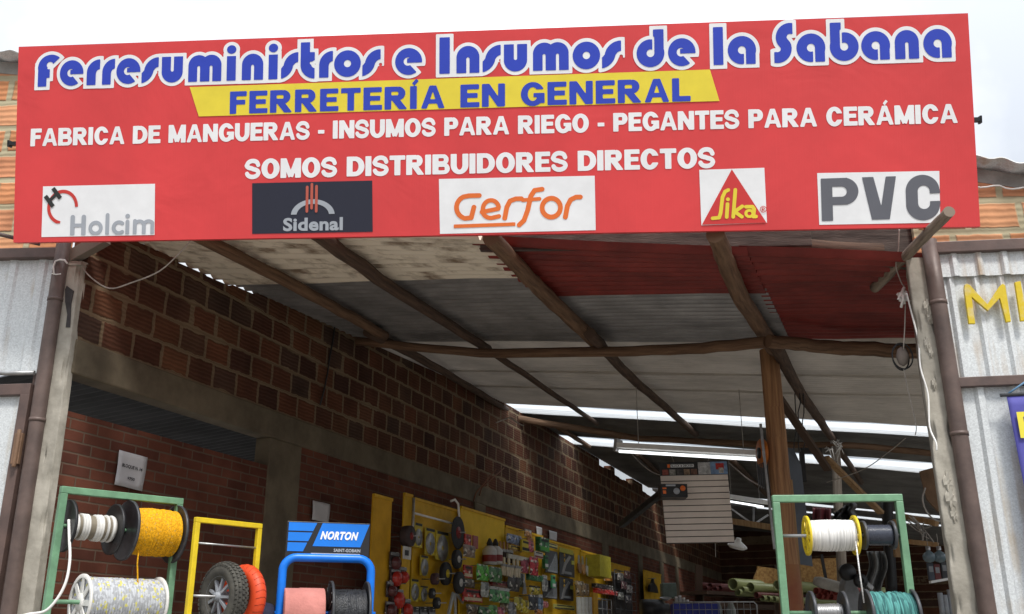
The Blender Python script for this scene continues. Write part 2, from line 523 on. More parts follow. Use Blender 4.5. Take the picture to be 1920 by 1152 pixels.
def g_e(x, y):
    d = mx_(disc(x, y, .5, .5, .5), -disc(x, y, .47, .5, .155))
    d = mn_(d, mx_(rect(x, y, .44, .97, .45, .62), disc(x, y, .5, .5, .5)))
    wedge = mx_(y - .45, half(x, y, .56, .36, -1, -.9))
    return mx_(d, -wedge)
def g_o(x, y): return mx_(disc(x, y, .5, .5, .5), -disc(x, y, .5, .5, .135))
def g_r(x, y):
    d = mx_(mx_(disc(x, y, .52, .48, .52), x - .52), .45 - y)
    return mn_(mx_(d, -disc(x, y, .52, .46, .15)), rect(x, y, 0, .36, 0, .5))
def s_shape(x, y, W, H):
    R, r = .57, .19
    yy = y / H
    up = mx_(mx_(mx_(disc(x, yy, W, 1 - R, R), -disc(x, yy, W, 1 - R, r)), x - W), .5 - yy)
    c2 = W - R - r
    lo = mx_(mx_(mx_(disc(x, yy, c2, R, R), -disc(x, yy, c2, R, r)), -x), yy - .5)
    return mn_(up, lo)
def g_s(x, y): return s_shape(x, y, .66, 1.)
def g_S(x, y):
    pts = arc(.57, .90, .31, .31, 70, 205, 12) + arc(.12, .50, .31, .31, 22, -105, 12)
    return mx_(mx_(stroke(x, y, pts, .192), x - .665), .0 - x)
def g_n(x, y):
    d = mn_(rect(x, y, 0, .84, 0, .58), disc(x, y, .42, .58, .42))
    return mx_(d, -mn_(rect(x, y, .36, .48, -1, .52), disc(x, y, .42, .52, .06)))
def g_u(x, y): return g_n(x, 1 - y)
def g_m(x, y):
    d = mn_(mn_(rect(x, y, 0, 1.28, 0, .62), disc(x, y, .40, .62, .40)), disc(x, y, .88, .62, .40))
    for c in (.40, .88): d = mx_(d, -mn_(rect(x, y, c - .055, c + .055, -1, .55), disc(x, y, c, .55, .055)))
    return d
def g_i(x, y): return mn_(rect(x, y, 0, .32, 0, .94), disc(x, y, .16, 1.19, .165))
def g_t(x, y):
    d = mn_(rect(x, y, 0, .34, .48, 1.36), mx_(mx_(disc(x, y, .52, .5, .52), x - .52), y - .52))
    d = mn_(d, rect(x, y, 0, .52, .62, .98))
    return mx_(d, -disc(x, y, .54, .52, .15))
def g_F(x, y):
    d = mn_(rect(x, y, 0, .34, 0, .8), mx_(disc(x, y, .5, .74, .51), half(x, y, .52, .82, 1, -1.05)))
    d = mx_(d, -mx_(disc(x, y, .46, .84, .13), -y + .6))
    return mn_(mx_(d, -rect(x, y, .36, .9, -.1, .74)), rect(x, y, 0, .46, .34, .68))
def g_I(x, y): return rect(x, y, 0, .37, 0, 1.35)
def g_d(x, y):
    d = mn_(disc(x, y, .5, .5, .5), rect(x, y, .6, .98, .5, 1.35))
    d = mx_(d, -disc(x, y, .5, .5, .14))
    return mx_(d, -rect(x, y, .57, .642, .5, 1.1))
def g_b(x, y): return g_d(1 - x, y)
def g_a(x, y):
    d = mn_(disc(x, y, .5, .5, .5), rect(x, y, .6, .98, 0, .5))
    d = mx_(d, -disc(x, y, .5, .5, .14))
    return mx_(d, -rect(x, y, .57, .642, -.1, .5))
NATW = dict(e=1, o=1, r=.52, s=.66, S=.66, n=.84, u=.84, m=1.28, i=.32, t=.52, F=.86, I=.37, l=.37, d=.98, b=.98, a=.98)
GF = dict(e=g_e, o=g_o, r=g_r, s=g_s, S=g_S, n=g_n, u=g_u, m=g_m, i=g_i, t=g_t, F=g_F, I=g_I, l=g_I, d=g_d, b=g_b, a=g_a)
def brr(x, y, ax, ay, bx, by, w):       # straight stroke with square ends
    L = math.hypot(bx - ax, by - ay); dx, dy = (bx - ax) / L, (by - ay) / L
    u = (x - (ax + bx) / 2) * dx + (y - (ay + by) / 2) * dy
    v = -(x - (ax + bx) / 2) * dy + (y - (ay + by) / 2) * dx
    return mx_(np.abs(u) - L / 2, np.abs(v) - w / 2)
def ering(x, y, cx, cy, rx, ry, w, h):   # oval ring, stroke w at the sides and h at top and bottom
    o_ = (np.hypot((x - cx) / rx, (y - cy) / ry) - 1) * min(rx, ry)
    i_ = (np.hypot((x - cx) / (rx - w), (y - cy) / (ry - h)) - 1) * min(rx - w, ry - h)
    return mx_(o_, -i_)
def bowl(x, y, x0, x1, y0, y1, w, h):    # D-shaped bowl open to the left stem
    ry = (y1 - y0) / 2; rx = min(ry * 1.05, (x1 - x0) * .62); cy_ = (y0 + y1) / 2
    out = mn_(rect(x, y, x0, x1 - rx, y0, y1), mx_((np.hypot((x - x1 + rx) / rx, (y - cy_) / ry) - 1) * min(rx, ry), x1 - rx - x))
    ri, rj = rx - w, ry - h
    inn = mn_(rect(x, y, x0, x1 - rx, y0 + h, y1 - h), mx_((np.hypot((x - x1 + rx) / max(ri, .03), (y - cy_) / rj) - 1) * min(max(ri, .03), rj), x1 - rx - x))
    return mx_(out, -inn)
CW = dict(A=1.0, B=.92, C=.94, D=.96, E=.78, F=.73, G=.98, I=.34, L=.74, M=1.12, N=.96, O=1.0, P=.86, R=.96, S=.86, T=.84, U=.94, V=1.0)
CW.update({'Á': 1.0, 'Í': .34, '-': .40, ' ': .42})
def cap_glyph(ch, x, y, w=.27, h=.20):
    W = CW[ch]; st = rect(x, y, 0, w, 0, 1)
    if ch in 'ÁÍ':
        c = W / 2
        return mn_(cap_glyph('A' if ch == 'Á' else 'I', x, y, w, h), brr(x, y, c - .04, 1.07, c + .14, 1.27, .15))
    if ch == 'A':
        d = mx_(mx_(half(x, y, .36, 1, -1, .36), half(x, y, .64, 1, 1, .36)), mx_(-y, y - 1))
        return mx_(d, -mn_(mx_(mx_(half(x, y, .5, .76, -1, .30), half(x, y, .5, .76, 1, .30)), .40 - y), mx_(mx_(half(x, y, .33, .22, -1, .36), half(x, y, .67, .22, 1, .36)), y - .21)))
    if ch == 'B': return mn_(st, mn_(bowl(x, y, 0, .86, .46, 1, w * .9, h * .85), bowl(x, y, 0, .92, 0, .56, w * .9, h * .85)))
    if ch in 'CG':
        d = ering(x, y, W / 2, .5, W / 2, .52, w, h)
        if ch == 'C': return mx_(d, -mx_(mx_(.52 * W - x, .33 - y), y - .66))
        d = mx_(d, -mx_(mx_(.52 * W - x, .53 - y), y - .70))
        return mn_(d, mn_(rect(x, y, .52, W, .36, .54), rect(x, y, W - .24, W, .10, .5)))
    if ch == 'D': return mn_(st, bowl(x, y, 0, W, 0, 1, w, h))
    if ch in 'EF':
        d = mn_(st, mn_(rect(x, y, 0, W, 1 - h, 1), rect(x, y, 0, W * .92, .41, .41 + h * .95)))
        return d if ch == 'F' else mn_(d, rect(x, y, 0, W * 1.02, 0, h))
    if ch == 'I': return st
    if ch == 'L': return mn_(st, rect(x, y, 0, W, 0, h * 1.05))
    if ch == 'M': return mn_(mn_(st, rect(x, y, W - w, W, 0, 1)), mx_(mn_(brr(x, y, .16, 1.06, W / 2, .06, .25), brr(x, y, W - .16, 1.06, W / 2, .06, .25)), mx_(-y, y - 1)))
    if ch == 'N': return mn_(mn_(st, rect(x, y, W - w, W, 0, 1)), mx_(brr(x, y, .09, 1.1, W - .09, -.1, .26), mx_(-y, y - 1)))
    if ch == 'O': return ering(x, y, W / 2, .5, W / 2, .52, w * 1.02, h)
    if ch == 'P': return mn_(st, bowl(x, y, 0, W, .36, 1, w, h))
    if ch == 'R': return mn_(mn_(st, bowl(x, y, 0, .88, .40, 1, w, h)), mx_(brr(x, y, .40, .52, .84, -.06, .28), mx_(-y, y - .52)))
    if ch == 'S':
        pts = [(W - .13, .70)] + arc(W / 2, .70, W / 2 - .13, .21, 20, 180, 10)[1:] + arc(W / 2 - .02, .70, W / 2 - .11, .17, 190, 262, 5) + arc(W / 2 + .02, .29, W / 2 - .13, .19, 82, 0, 6) + arc(W / 2, .29, W / 2 - .12, .20, 0, -170, 10)[1:]
        return mx_(stroke(x, y, pts, .113), mx_(-.02 - y, y - 1.02))
    if ch == 'T': return mn_(rect(x, y, 0, W, 1 - h, 1), rect(x, y, W / 2 - w / 2, W / 2 + w / 2, 0, 1))
    if ch == 'U': return mn_(rect(x, y, 0, w, .42, 1), mn_(rect(x, y, W - w, W, .42, 1), mx_(ering(x, y, W / 2, .44, W / 2, .46, w, h), y - .44)))
    if ch == '-': return rect(x, y, 0, .40, .30, .50)
    return rect(x, y, 9, 10, 9, 10)
def caps_mb(text, L, cap, gap=.075, step=None, w=.27, h=.20):
    """heavy sans capitals fitted to length L and capital height cap"""
    xs, x = [], 0
    for ch in text: xs.append(x); x += CW[ch] + gap
    k = L / (x - gap)
    mb = MB()
    step = step or cap / 26
    for ch, x0 in zip(text, xs):
        if ch == ' ': continue
        g = lambda X, Y, ch=ch, x0=x0: cap_glyph(ch, X / k - x0, Y / cap, w, h) * min(k, cap)
        m = sdf_mesh(g, (x0 - .03) * k, (x0 + CW[ch] + .08) * k, -.04 * cap, 1.34 * cap if ch in 'ÁÍ' else 1.05 * cap, step)
        mb.add(m.v, m.f)
    return mb
def place_flat(mb, origin, ux, uy, un, lift):
    for k, p in enumerate(mb.v): mb.v[k] = origin + ux * p.x + uy * p.y + un * (lift + p.z)
    return mb
def font_mb(text, x0, x1, base, cap, bold=0., slant=0., spacing=1.):
    """words in the built-in typeface, fitted to a width and capital height"""
    cu = bpy.data.curves.new("words", 'FONT')
    cu.body = text; cu.size = 1; cu.offset = bold; cu.space_character = spacing; cu.shear = slant; cu.resolution_u = 4
    o = bpy.data.objects.new("words", cu)
    COL.objects.link(o)
    bpy.context.view_layer.update()
    me = bpy.data.meshes.new_from_object(o.evaluated_get(bpy.context.evaluated_depsgraph_get()))
    vs = [v.co.copy() for v in me.vertices]
    fs = [list(p.vertices) for p in me.polygons]
    bpy.data.objects.remove(o); bpy.data.curves.remove(cu); bpy.data.meshes.remove(me)
    a, b = min(v.x for v in vs), max(v.x for v in vs)
    CAPH = .729 + 2 * bold
    mb = MB()
    mb.add([(x0 + (v.x - a) / (b - a) * (x1 - x0), base + (v.y + bold) / CAPH * cap, 0) for v in vs], fs)
    return mb

# ================================================================== GROUND
mb = MB().add([(-900, -900, 0), (900, -900, 0), (900, 900, 0), (-900, 900, 0)], [(0, 1, 2, 3)])
tag(build("ground", mb, M_GROUND), kind="structure")
UP = Vector((0, 0, 1))
mb = MB().add([SH(-.1, .1, .006), SH(5.4, 1.6, .006), SH(7.6, 1.7, .006), SH(12, 26, .006), SH(-.1, 26, .006)], [(0, 1, 2, 3, 4)])
tag(build("floor", mb, mat("bounce_floor_concrete", (.44, .41, .36), .7, 0, col2=(.32, .30, .26), scale=1.5, bump=.1)), kind="structure")  # unseen pale slab added to bounce light onto roof and walls

# ================================================================== SHED LEFT WALL
wall = thing("brick_wall", P0, "long clay block side wall with concrete ring beam inside the shed", "wall")
TH = .14
def wallbox(mb, t0, t1, z0, z1, s0=-TH, s1=0.):
    return mb.hexa([SH(s0, t0, z0), SH(s1, t0, z0), SH(s1, t1, z0), SH(s0, t1, z0), SH(s0, t0, z1), SH(s1, t0, z1), SH(s1, t1, z1), SH(s0, t1, z1)])
T_END = 26.
mb = MB()
wallbox(mb, .05, 2.36, 0, 3.04)
wallbox(mb, 2.86, 6.92, 0, 3.29)
wallbox(mb, 7.28, T_END, 0, 3.29)
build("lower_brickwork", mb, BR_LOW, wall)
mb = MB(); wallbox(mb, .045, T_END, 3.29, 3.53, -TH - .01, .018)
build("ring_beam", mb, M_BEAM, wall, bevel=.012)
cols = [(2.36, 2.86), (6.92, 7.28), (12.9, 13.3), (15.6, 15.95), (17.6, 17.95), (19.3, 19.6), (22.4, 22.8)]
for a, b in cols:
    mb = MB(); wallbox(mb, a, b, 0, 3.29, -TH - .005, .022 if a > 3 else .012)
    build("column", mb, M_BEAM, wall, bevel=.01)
# upper courses follow the roof, with gaps left at the top where daylight comes in
mb = MB()
seq = [(.05, .3, .0), (.3, .95, -.014), (.95, 2.0, -.03), (2.0, 12.9, .0), (12.9, 13.7, -.10), (13.7, 14.0, .0), (14.0, 15.4, -.13), (15.4, 16.3, 0), (16.3, 18.0, -.14), (18.0, T_END, 0)]
for a, b, dz in seq:
    n = max(1, int((b - a) / .31))
    for i in range(n):
        u, v = a + (b - a) * i / n, a + (b - a) * (i + 1) / n
        j = random.uniform(-.022, .02) if dz < -.02 else 0
        zt0, zt1 = zw(u) + dz + j, zw(v) + dz + j
        mb.hexa([SH(-TH, u, 3.53), SH(0, u, 3.53), SH(0, v, 3.53), SH(-TH, v, 3.53), SH(-TH, u, zt0), SH(0, u, zt0), SH(0, v, zt1), SH(-TH, v, zt1)])
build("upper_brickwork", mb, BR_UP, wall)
# corrugated sheet seen through the long opening under the beam
mb = MB()
mb.grid(lambda u, v: SH(-TH - .01 - 3.2 * v, .06 + 8 * u, 3.36 - .25 * v + .02 * math.sin(2 * math.pi * 8 * u / .10)), 640, 3)
build("vent_sheet", mb, mat("blackish_zinc_sheet", (.065, .068, .075), .5, .2, var=.3, scale=2.5), wall)  # own near-black zinc tone with random variation
# end wall and right wall of the shed, far inside
endw = thing("brick_wall", SH(4.5, T_END, 0), "dark block end wall closing the far end of the shed", "wall")
mb = MB(); mb.hexa([SH(-.1, T_END + .01, 0), SH(12, T_END + .01, 0), SH(12, T_END + .15, 0), SH(-.1, T_END + .15, 0), SH(-.1, T_END + .01, 4.9), SH(12, T_END + .01, 4.9), SH(12, T_END + .15, 4.9), SH(-.1, T_END + .15, 4.9)])
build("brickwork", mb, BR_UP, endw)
rw = thing("side_wall", SH(7.6, 12, 0), "plain grey-green plastered wall at the right back behind the teal rope", "wall")
mb = MB(); mb.hexa([SH(7.55, 1.6, 0), SH(7.7, 1.6, 0), SH(7.7, T_END, 0), SH(7.55, T_END, 0), SH(7.55, 1.6, 2.1), SH(7.7, 1.6, 2.1), SH(7.7, T_END, 2.1), SH(7.55, T_END, 2.1)])  # unseen wall cut low, open above to let added side light in
build("plaster", mb, mat("greyish_plaster", (.30, .32, .30), .9, 0, var=.3, scale=2, bump=.2), rw)

# where the sign hangs (its plane bounds the roof poles)
_c = [(35, 88), (1815, 25), (1838, 425), (25, 455)]
_R = [ray(*p) for p in _c]
_k = np.linalg.solve(np.array([list(_R[1]), list(-_R[2]), list(_R[3])]).T, np.array(list(_R[0])))
_P = [_R[0], _R[1] * _k[0], _R[2] * _k[1], _R[3] * _k[2]]
_s = 5.9 / _P[3].y
TL, TR, BR_, BL = [EYE + p * _s for p in _P]
SX = (TR - TL).normalized()
SY = (TL - BL); SY = (SY - SX * SY.dot(SX)).normalized()
SN = SX.cross(SY)
SW, SHH = (TR - TL).length, (TL - BL).length
def sl(px, py):
    q = on_plane(px, py, BL, SN) - BL
    return q.dot(SX), q.dot(SY)
def sp(x, y, n=0): return BL + SX * x + SY * y + SN * n
# ================================================================== ROOF
def sheet(label, s0, s1, ta, tb, m, lift=0., group="corrugated roof sheets", pitch=.125, amp=.024, wav=.006, name="roof_sheet"):
    """ta, tb: t of the front and back edge as functions of s"""
    o = thing(name, SH((s0 + s1) / 2, (ta((s0 + s1) / 2) + tb((s0 + s1) / 2)) / 2, zroof((s0 + s1) / 2, 1) + lift), label, "roof sheet", group)
    mid = (s0 + s1) / 2
    L = tb(mid) - ta(mid)
    nv = max(8, int(L / pitch * 10)); nu = max(4, int((s1 - s0) / .45))
    ph = random.random() * 6
    mb = MB()
    def fn(u, v):
        s = s0 + (s1 - s0) * u
        a, b = ta(s), tb(s)
        t = a + (b - a) * v
        z = zroof(s, t) + lift + amp * (1.2 - 2.2 * abs(math.sin(math.pi * (v * L) / pitch))) + wav * math.sin(s * 2.1 + ph + v * 3)
        e = .012 * math.sin(s * 7 + ph) * (v > .5)
        return SH(s, t + e, z)
    mb.grid(fn, nu, nv)
    build("corrugated_sheet", mb, m, o)
    return o
c_ = lambda k: (lambda s: k)
front = lambda s: .27 * s - .02
frontr = lambda s: .27 * s + .09
sheet("stained whitish corrugated roof sheet just behind the left half of the red sign", -.06, 2.66, front, c_(1.68), M_OLDWHITE)
sheet("dark grey corrugated roof sheet on the left before the cross pole", -.06, 2.62, c_(1.60), c_(3.98), M_DARKSHEET, .014)
sheet("red corrugated roof sheet above the middle of the doorway", 2.56, 4.33, frontr, c_(2.24), M_REDSHEET, .006)
sheet("silvery grey corrugated roof sheet behind the middle red sheet", 2.52, 4.34, c_(2.16), c_(4.05), M_GREYSHEET, .024)
sheet("dark red roof sheet nearest the sign on the right", 4.28, 5.42, frontr, c_(2.02), M_REDSHEET, .016)
sheet("dark red roof sheet second from the sign on the right", 4.28, 5.95, c_(1.97), c_(3.0), M_REDSHEET, .03)
sheet("dark red roof sheet on the right reaching the cross pole", 4.28, 6.6, c_(2.95), c_(4.1), M_REDSHEET, .044)
sheet("pale roof sheet directly behind the cross pole", -.22, 7.7, c_(3.95), c_(5.70), M_FIBRE, .03, amp=.012, pitch=.12)
sheet("pale roof sheet in the middle of the pale band", -.22, 7.7, c_(5.60), c_(6.72), M_FIBRE, .018, amp=.012, pitch=.12)
s1a = lambda s: 8.0 + .13 * s
s1b = lambda s: 8.72 + .145 * s
s2a = lambda s: 10.5 + .21 * s
s2b = lambda s: 11.3 + .25 * s
sheet("pale roof sheet just in front of the first skylight", -.22, 7.7, c_(6.62), lambda s: s1a(s) + .03, M_FIBRE, .006, amp=.012, pitch=.12)
sheet("bright translucent roof strip nearest the street", -.1, 7.7, s1a, s1b, M_SKYL, .0, "translucent skylight strips", amp=.006, name="skylight_strip")
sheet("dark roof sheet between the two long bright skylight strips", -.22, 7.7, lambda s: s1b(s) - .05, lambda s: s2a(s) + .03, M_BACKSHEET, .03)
sheet("bright translucent roof strip second from the street", -.1, 7.7, s2a, s2b, M_SKYL, .0, "translucent skylight strips", amp=.006, name="skylight_strip")
s3a = lambda s: 16.9 + .32 * s
s3b = lambda s: 17.35 + .33 * s
s4a = lambda s: 18.5 + .34 * s
s4b = lambda s: 18.95 + .35 * s
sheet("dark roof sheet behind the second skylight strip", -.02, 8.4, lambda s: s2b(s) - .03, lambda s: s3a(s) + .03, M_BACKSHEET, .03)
sheet("narrow translucent roof strip third from the street", 1., 8.4, s3a, s3b, M_SKYL, .015, "translucent skylight strips", amp=.006, name="skylight_strip")
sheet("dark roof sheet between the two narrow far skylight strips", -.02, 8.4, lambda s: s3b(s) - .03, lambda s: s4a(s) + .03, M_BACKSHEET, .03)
sheet("narrow translucent roof strip farthest from the street", 2., 8.4, s4a, s4b, M_SKYL, .015, "translucent skylight strips", amp=.006, name="skylight_strip")
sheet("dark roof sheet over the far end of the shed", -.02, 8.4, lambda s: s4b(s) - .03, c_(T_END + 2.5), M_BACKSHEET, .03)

def pole(label, pts, r0, r1, m=None, n=10, group=None, name="roof_pole", cat="roof pole", jit=.006, steps=9):
    """a trimmed tree pole through the given points"""
    P = []
    for a, b in zip(pts, pts[1:]):
        for k in range(steps): P.append(Vector(a).lerp(Vector(b), k / steps))
    P.append(Vector(pts[-1]))
    for p in P[1:-1]: p += Vector((random.uniform(-jit, jit), random.uniform(-jit, jit), random.uniform(-jit, jit)))
    R = [(r0 + (r1 - r0) * k / (len(P) - 1)) * random.uniform(.97, 1.03) * .9 for k in range(len(P))]
    o = build(name, MB().tube(P, R, n), m or M_WOOD)
    return tag(o, label, cat, group)
def behind_sign(q0, q1, gap=.12):
    """move q0 along the pole so that its end stops just behind the sign"""
    d = q1 - q0
    k = (-gap - (q0 - BL).dot(SN)) / d.dot(SN)
    return q0 + d * k
G_R = "round poles carrying the roof"
OFF = .09
def rpt(px, py, off=OFF):
    return on_roof(px, py, off)
def rst(s, t, off=OFF):
    return SH(s, t, zroof(s, t) - off)
pole("leftmost roof pole running back beside the block wall", [behind_sign(rpt(400, 457), rpt(560, 540)), rpt(560, 540), rst(.58, 3.3)], .055, .055, M_WOOD, group=G_R)
pole("leftmost thin roof pole behind the cross pole along the block wall", [rst(.50, 3.1, .1), rpt(830, 695), rpt(950, 768, .06)], .055, .045, M_WOODDARK, group=G_R)
pole("roof pole running back above the dark warning panel of the sign", [behind_sign(rpt(612, 452), rpt(740, 545)), rpt(740, 545), rpt(915, 655)], .06, .05, M_WOODDARK, group=G_R)
pole("thin roof pole crossing the first skylight left of the middle", [rpt(925, 662), rpt(1120, 795, .06)], .04, .035, M_WOODDARK, group=G_R)
pole("thick knotty roof pole in the middle of the doorway", [behind_sign(rpt(924, 450), rpt(1010, 540)), rpt(1010, 540), rpt(1125, 650)], .06, .07, M_WOOD, group=G_R)
pole("roof pole behind the middle of the cross pole reaching the first skylight", [rpt(1105, 625, .14), rpt(1180, 705), rpt(1305, 815, .06)], .06, .05, M_WOODDARK, group=G_R)
pole("thick brown roof pole running back to the standing post", [behind_sign(rpt(1345, 450, .02), rpt(1385, 550), .05), rpt(1385, 550), rpt(1450, 655, .05)], .065, .075, M_WOOD, group=G_R)
pole("dark roof pole from the standing post to the second skylight", [rpt(1448, 640, .09), rpt(1500, 735), rpt(1560, 822, .06), rpt(1615, 905, .06)], .07, .05, M_WOODDARK, group=G_R)
cx = [rpt(668, 640, .12), rpt(900, 663, .19), rpt(1125, 660, .2), rpt(1290, 655, .2), rpt(1436, 642, .2)]
pole("long crooked cross pole from the block wall to the standing post", cx, .048, .056, M_WOOD, jit=.004, steps=5, name="cross_pole", cat="cross pole", group="cross poles under the roof")
pole("cross pole from the standing post towards the right pillar", [rpt(1440, 640, .2), rpt(1560, 652, .16), rpt(1740, 660, .16)], .06, .07, M_WOOD, name="cross_pole", cat="cross pole", group="cross poles under the roof")
pole("long cross pole hanging just behind the first skylight", [rpt(880, 772, .1), rpt(1010, 792, .12), rpt(1200, 822, .12), rpt(1430, 834, .12), rpt(1600, 835, .12), rpt(1760, 852, .12)], .06, .05, M_WOOD, name="cross_pole", cat="cross pole", group="cross poles under the roof", steps=4)
for a, b, lab in [((1000, 812), (1060, 855), "rafter stub crossing the second skylight near the wall"), ((1195, 850), (1310, 960), "dark rafter behind the slatted display board"), ((1370, 860), (1470, 960), "rafter behind the standing post under the second skylight")]:
    p = [rpt(*a, .08), rpt(*b, .08)]
    pole(lab, p, .05, .045, M_WOODDARK, group=G_R)
pole("thin rafter lit by the second skylight at the far left", [rpt(1045, 800, .07), rpt(1105, 838, .07)], .045, .04, M_WOOD, group=G_R)
# standing post in the middle
PB = atY(1440, 640, 8.77)
post = thing("wooden_post", (PB.x, PB.y, 0), "orange-brown round timber post holding up the cross pole, red paint below", "post")
P = [Vector((PB.x + random.uniform(-.006, .006), PB.y, z)) for z in np.linspace(0, zroof(4.1, 4.2) - .01, 16)]
build("trunk", MB().tube(P, [.102 - .004 * z + random.uniform(-.002, .002) for z in np.linspace(0, 4, 16)], 18), M_POST, post)
P2 = [p + Vector((0, 0, 0)) for p in P if p.z < 2.35]
build("red_paint_patch", MB().tube(P2, [.1045 - .004 * p.z for p in P2], 18, cap=False), mat("red_post_paint", (.22, .05, .025), .6, 0, col2=(.30, .13, .05), scale=3, bump=.2), post)
build("batten", MB().bar(atY(1480, 900, 8.74), atY(1502, 1140, 8.74), .05, .02, Vector((0, 1, 0))), M_BATTEN, post)
build("angle_strip", MB().bar(atY(1426, 795, 8.66), atY(1452, 1030, 8.66), .02, .02), M_STEEL, post)
ol = thing("extension_reel", atY(1427, 850, 8.7), "orange round reel hung on the left side of the standing post", "reel")
mb = MB().lathe(atY(1429, 850, 8.8), (1, .06, 0), [(-.022, 0), (-.022, .12), (-.012, .13), (.012, .13), (.022, .12), (.022, 0)], 24)
build("drum", mb, mat("orange_plastic", (.55, .16, .02), .5), ol)
mb = MB().lathe(atY(1429, 850, 8.8) - Vector((.026, 0, 0)), (1, .06, 0), [(-.01, 0), (-.01, .05), (.01, .05)], 16)
build("hub", mb, M_BLACK, ol)
fb = thing("fan_guard", atY(1428, 900, 8.7), "black round fan guard below the orange reel beside the post", "fan")
mb = MB()
for k in range(4): mb.tube([atY(1428, 893, 8.68) + Vector((.05 * k / 3 - .03, 0, 0)) + (Vector((.02, .1, 0)) * math.cos(a) + UP * math.sin(a)) * (.10 + .006 * k) for a in np.linspace(0, 2 * math.pi, 21)[:-1]], .005, 6, close=True)
build("guard", mb, M_DGREY, fb)
# braces and further posts at the right
pole("grey weathered timber post under the second skylight on the right", [atY(1582, 1140, 13.7), atY(1566, 838, 13.7)], .075, .07, M_GREYWOOD, name="wooden_post", cat="post", jit=.004)
pole("blackened square-looking post behind the dark spool", [atY(1672, 1120, 12.), atY(1662, 930, 12.)], .08, .08, M_BLACK, name="wooden_post", cat="post", jit=.002, n=4)
tag(build("timber_brace", MB().bar(atY(1462, 748, 8.9), atY(1552, 880, 9.9), .07, .045), M_WOODDARK), "dark slanting timber brace nailed to the standing post", "brace")
tag(build("timber_brace", MB().bar(atY(1548, 858, 10.0), atY(1652, 962, 10.6), .07, .035), M_BATTEN), "pale split timber brace slanting down behind the right green stand", "brace")
tag(build("metal_sheet", MB().poly([atY(1470, 838, 9.2), atY(1488, 842, 9.2), atY(1502, 872, 9.25), atY(1524, 1062, 9.3), atY(1500, 1058, 9.25), atY(1478, 1040, 9.2)], Vector((.01, .04, 0))), mat("blue_grey_sheet", (.10, .115, .14), .5, .2, var=.25, scale=3)), "blue-grey metal sheet leaning upright behind the standing post", "sheet")
mb = MB().bar(atY(1500, 846, 10.8), atY(1540, 846, 10.8), .06, .06).bar(atY(1503, 848, 10.8), atY(1507, 905, 10.8), .05, .05, Vector((0, 1, 0)))
tag(build("steel_bracket", mb, M_BLACK), "black square steel bracket silhouetted in the skylight right of the post", "bracket")
mb = MB()
for k, x in enumerate((1492, 1499, 1507)): mb.tube([atY(x + random.uniform(-2, 2), 738 + 18 * i, 9.6) + Vector((random.uniform(-.012, .012), 0, 0)) for i in range(7)], .006, 5)
tag(build("dangling_wires", mb, M_BLACK), "tangle of black wires dangling from the roof pole right of the post", "wires")
mb = MB()
random.seed(3)
kn = rpt(1562, 838, .2)
for k in range(16):
    a, b = random.random() * 6.3, random.uniform(-.6, .6)
    d = Vector((math.cos(a), .4 * math.sin(a), b)).normalized()
    mb.tube([kn + d * .06, kn + d * .12 + UP * random.uniform(-.05, .05), kn + d * .1 + Vector((random.uniform(-.1, .1), 0, random.uniform(-.2, .05)))], .007, 5)
tag(build("wire_lashing", mb, M_WIRE), "frayed wire lashing where the pole meets the grey post", "lashing")
random.seed(11)

# ================================================================== FASCIA PLANK BELOW THE SIGN
def roofline(a, b): 
    q = FP(a, b, 0) - P0
    return zroof(q.dot(ED), q.dot(WD))
pl = MB()
def plank(mb, a0, a1, zl0, zl1, zh0, zh1, b0=-.10, th=.035):
    p = lambda a, b, z: FP(a, b, z)
    mb.hexa([p(a0, b0, zl0), p(a1, b0, zl1), p(a1, b0 - th, zl1), p(a0, b0 - th, zl0), p(a0, b0, zh0), p(a1, b0, zh1), p(a1, b0 - th, zh1), p(a0, b0 - th, zh0)])
aA, zA = front_az(900, 470, -.1); aB, zB = front_az(1350, 464, -.1); aC, zC = front_az(1745, 503, -.1)
m1 = MB(); plank(m1, aA, aB + .6, zA, zB - .01, zA + .22, zB + .18)
tag(build("fascia_plank", m1, M_PLANK, bevel=.006), "dark weathered plank under the middle of the red sign", "plank")
aD, zD = front_az(1335, 450, -.16)
m1 = MB(); plank(m1, aD, aC, zD, zC, zD + .3, zC + .3, -.16)
tag(build("fascia_plank", m1, M_PLANK, bevel=.006), "dark wide plank dropping to the right pillar under the sign", "plank")

pole("added dark log filling the sky gap behind the planks under the red sign", [FP(2.3, -.17, roofline(2.3, -.17) + .10), FP(4.1, -.17, roofline(4.1, -.17) + .10), FP(5.55, -.17, roofline(5.55, -.17) + .10)], .075, .07, M_WOODDARK, name="gap_filler_log", cat="log")  # added log, blocks the sky between the planks and the sheet fronts
# ================================================================== GATES, PIPES AND PILLARS
def ribbed(mb, a0, a1, zf0, zf1, b, pitch=.19, depth=.022, crown=.05, n=None):
    """box-ribbed sheet standing in the shop front plane"""
    xs = []
    x = a0
    while x < a1:
        for dx, dd in ((0, 0), (pitch - crown - .03, 0), (pitch - crown - .012, 1), (pitch - .018, 1), (pitch, 0)):
            if x + dx <= a1: xs.append((x + dx, dd))
        x += pitch
    xs.append((a1 + .001, 0))
    nz = 10
    vs, fs = [], []
    for k in range(nz + 1):
        for x, dd in xs:
            z = zf0(x) + (zf1(x) - zf0(x)) * k / nz
            vs.append(FP(x, b + depth * dd + .004 * math.sin(x * 5 + z * 3), z))
    m = len(xs)
    for k in range(nz):
        for i in range(m - 1): fs.append((k * m + i, k * m + i + 1, (k + 1) * m + i + 1, (k + 1) * m + i))
    return mb.add(vs, fs)
def fbar(mb, p, q, h, d, b):   # bar between two front-plane pixels
    a0, z0 = front_az(*p, b); a1, z1 = front_az(*q, b)
    return mb.bar(FP(a0, b, z0), FP(a1, b, z1), d, h)
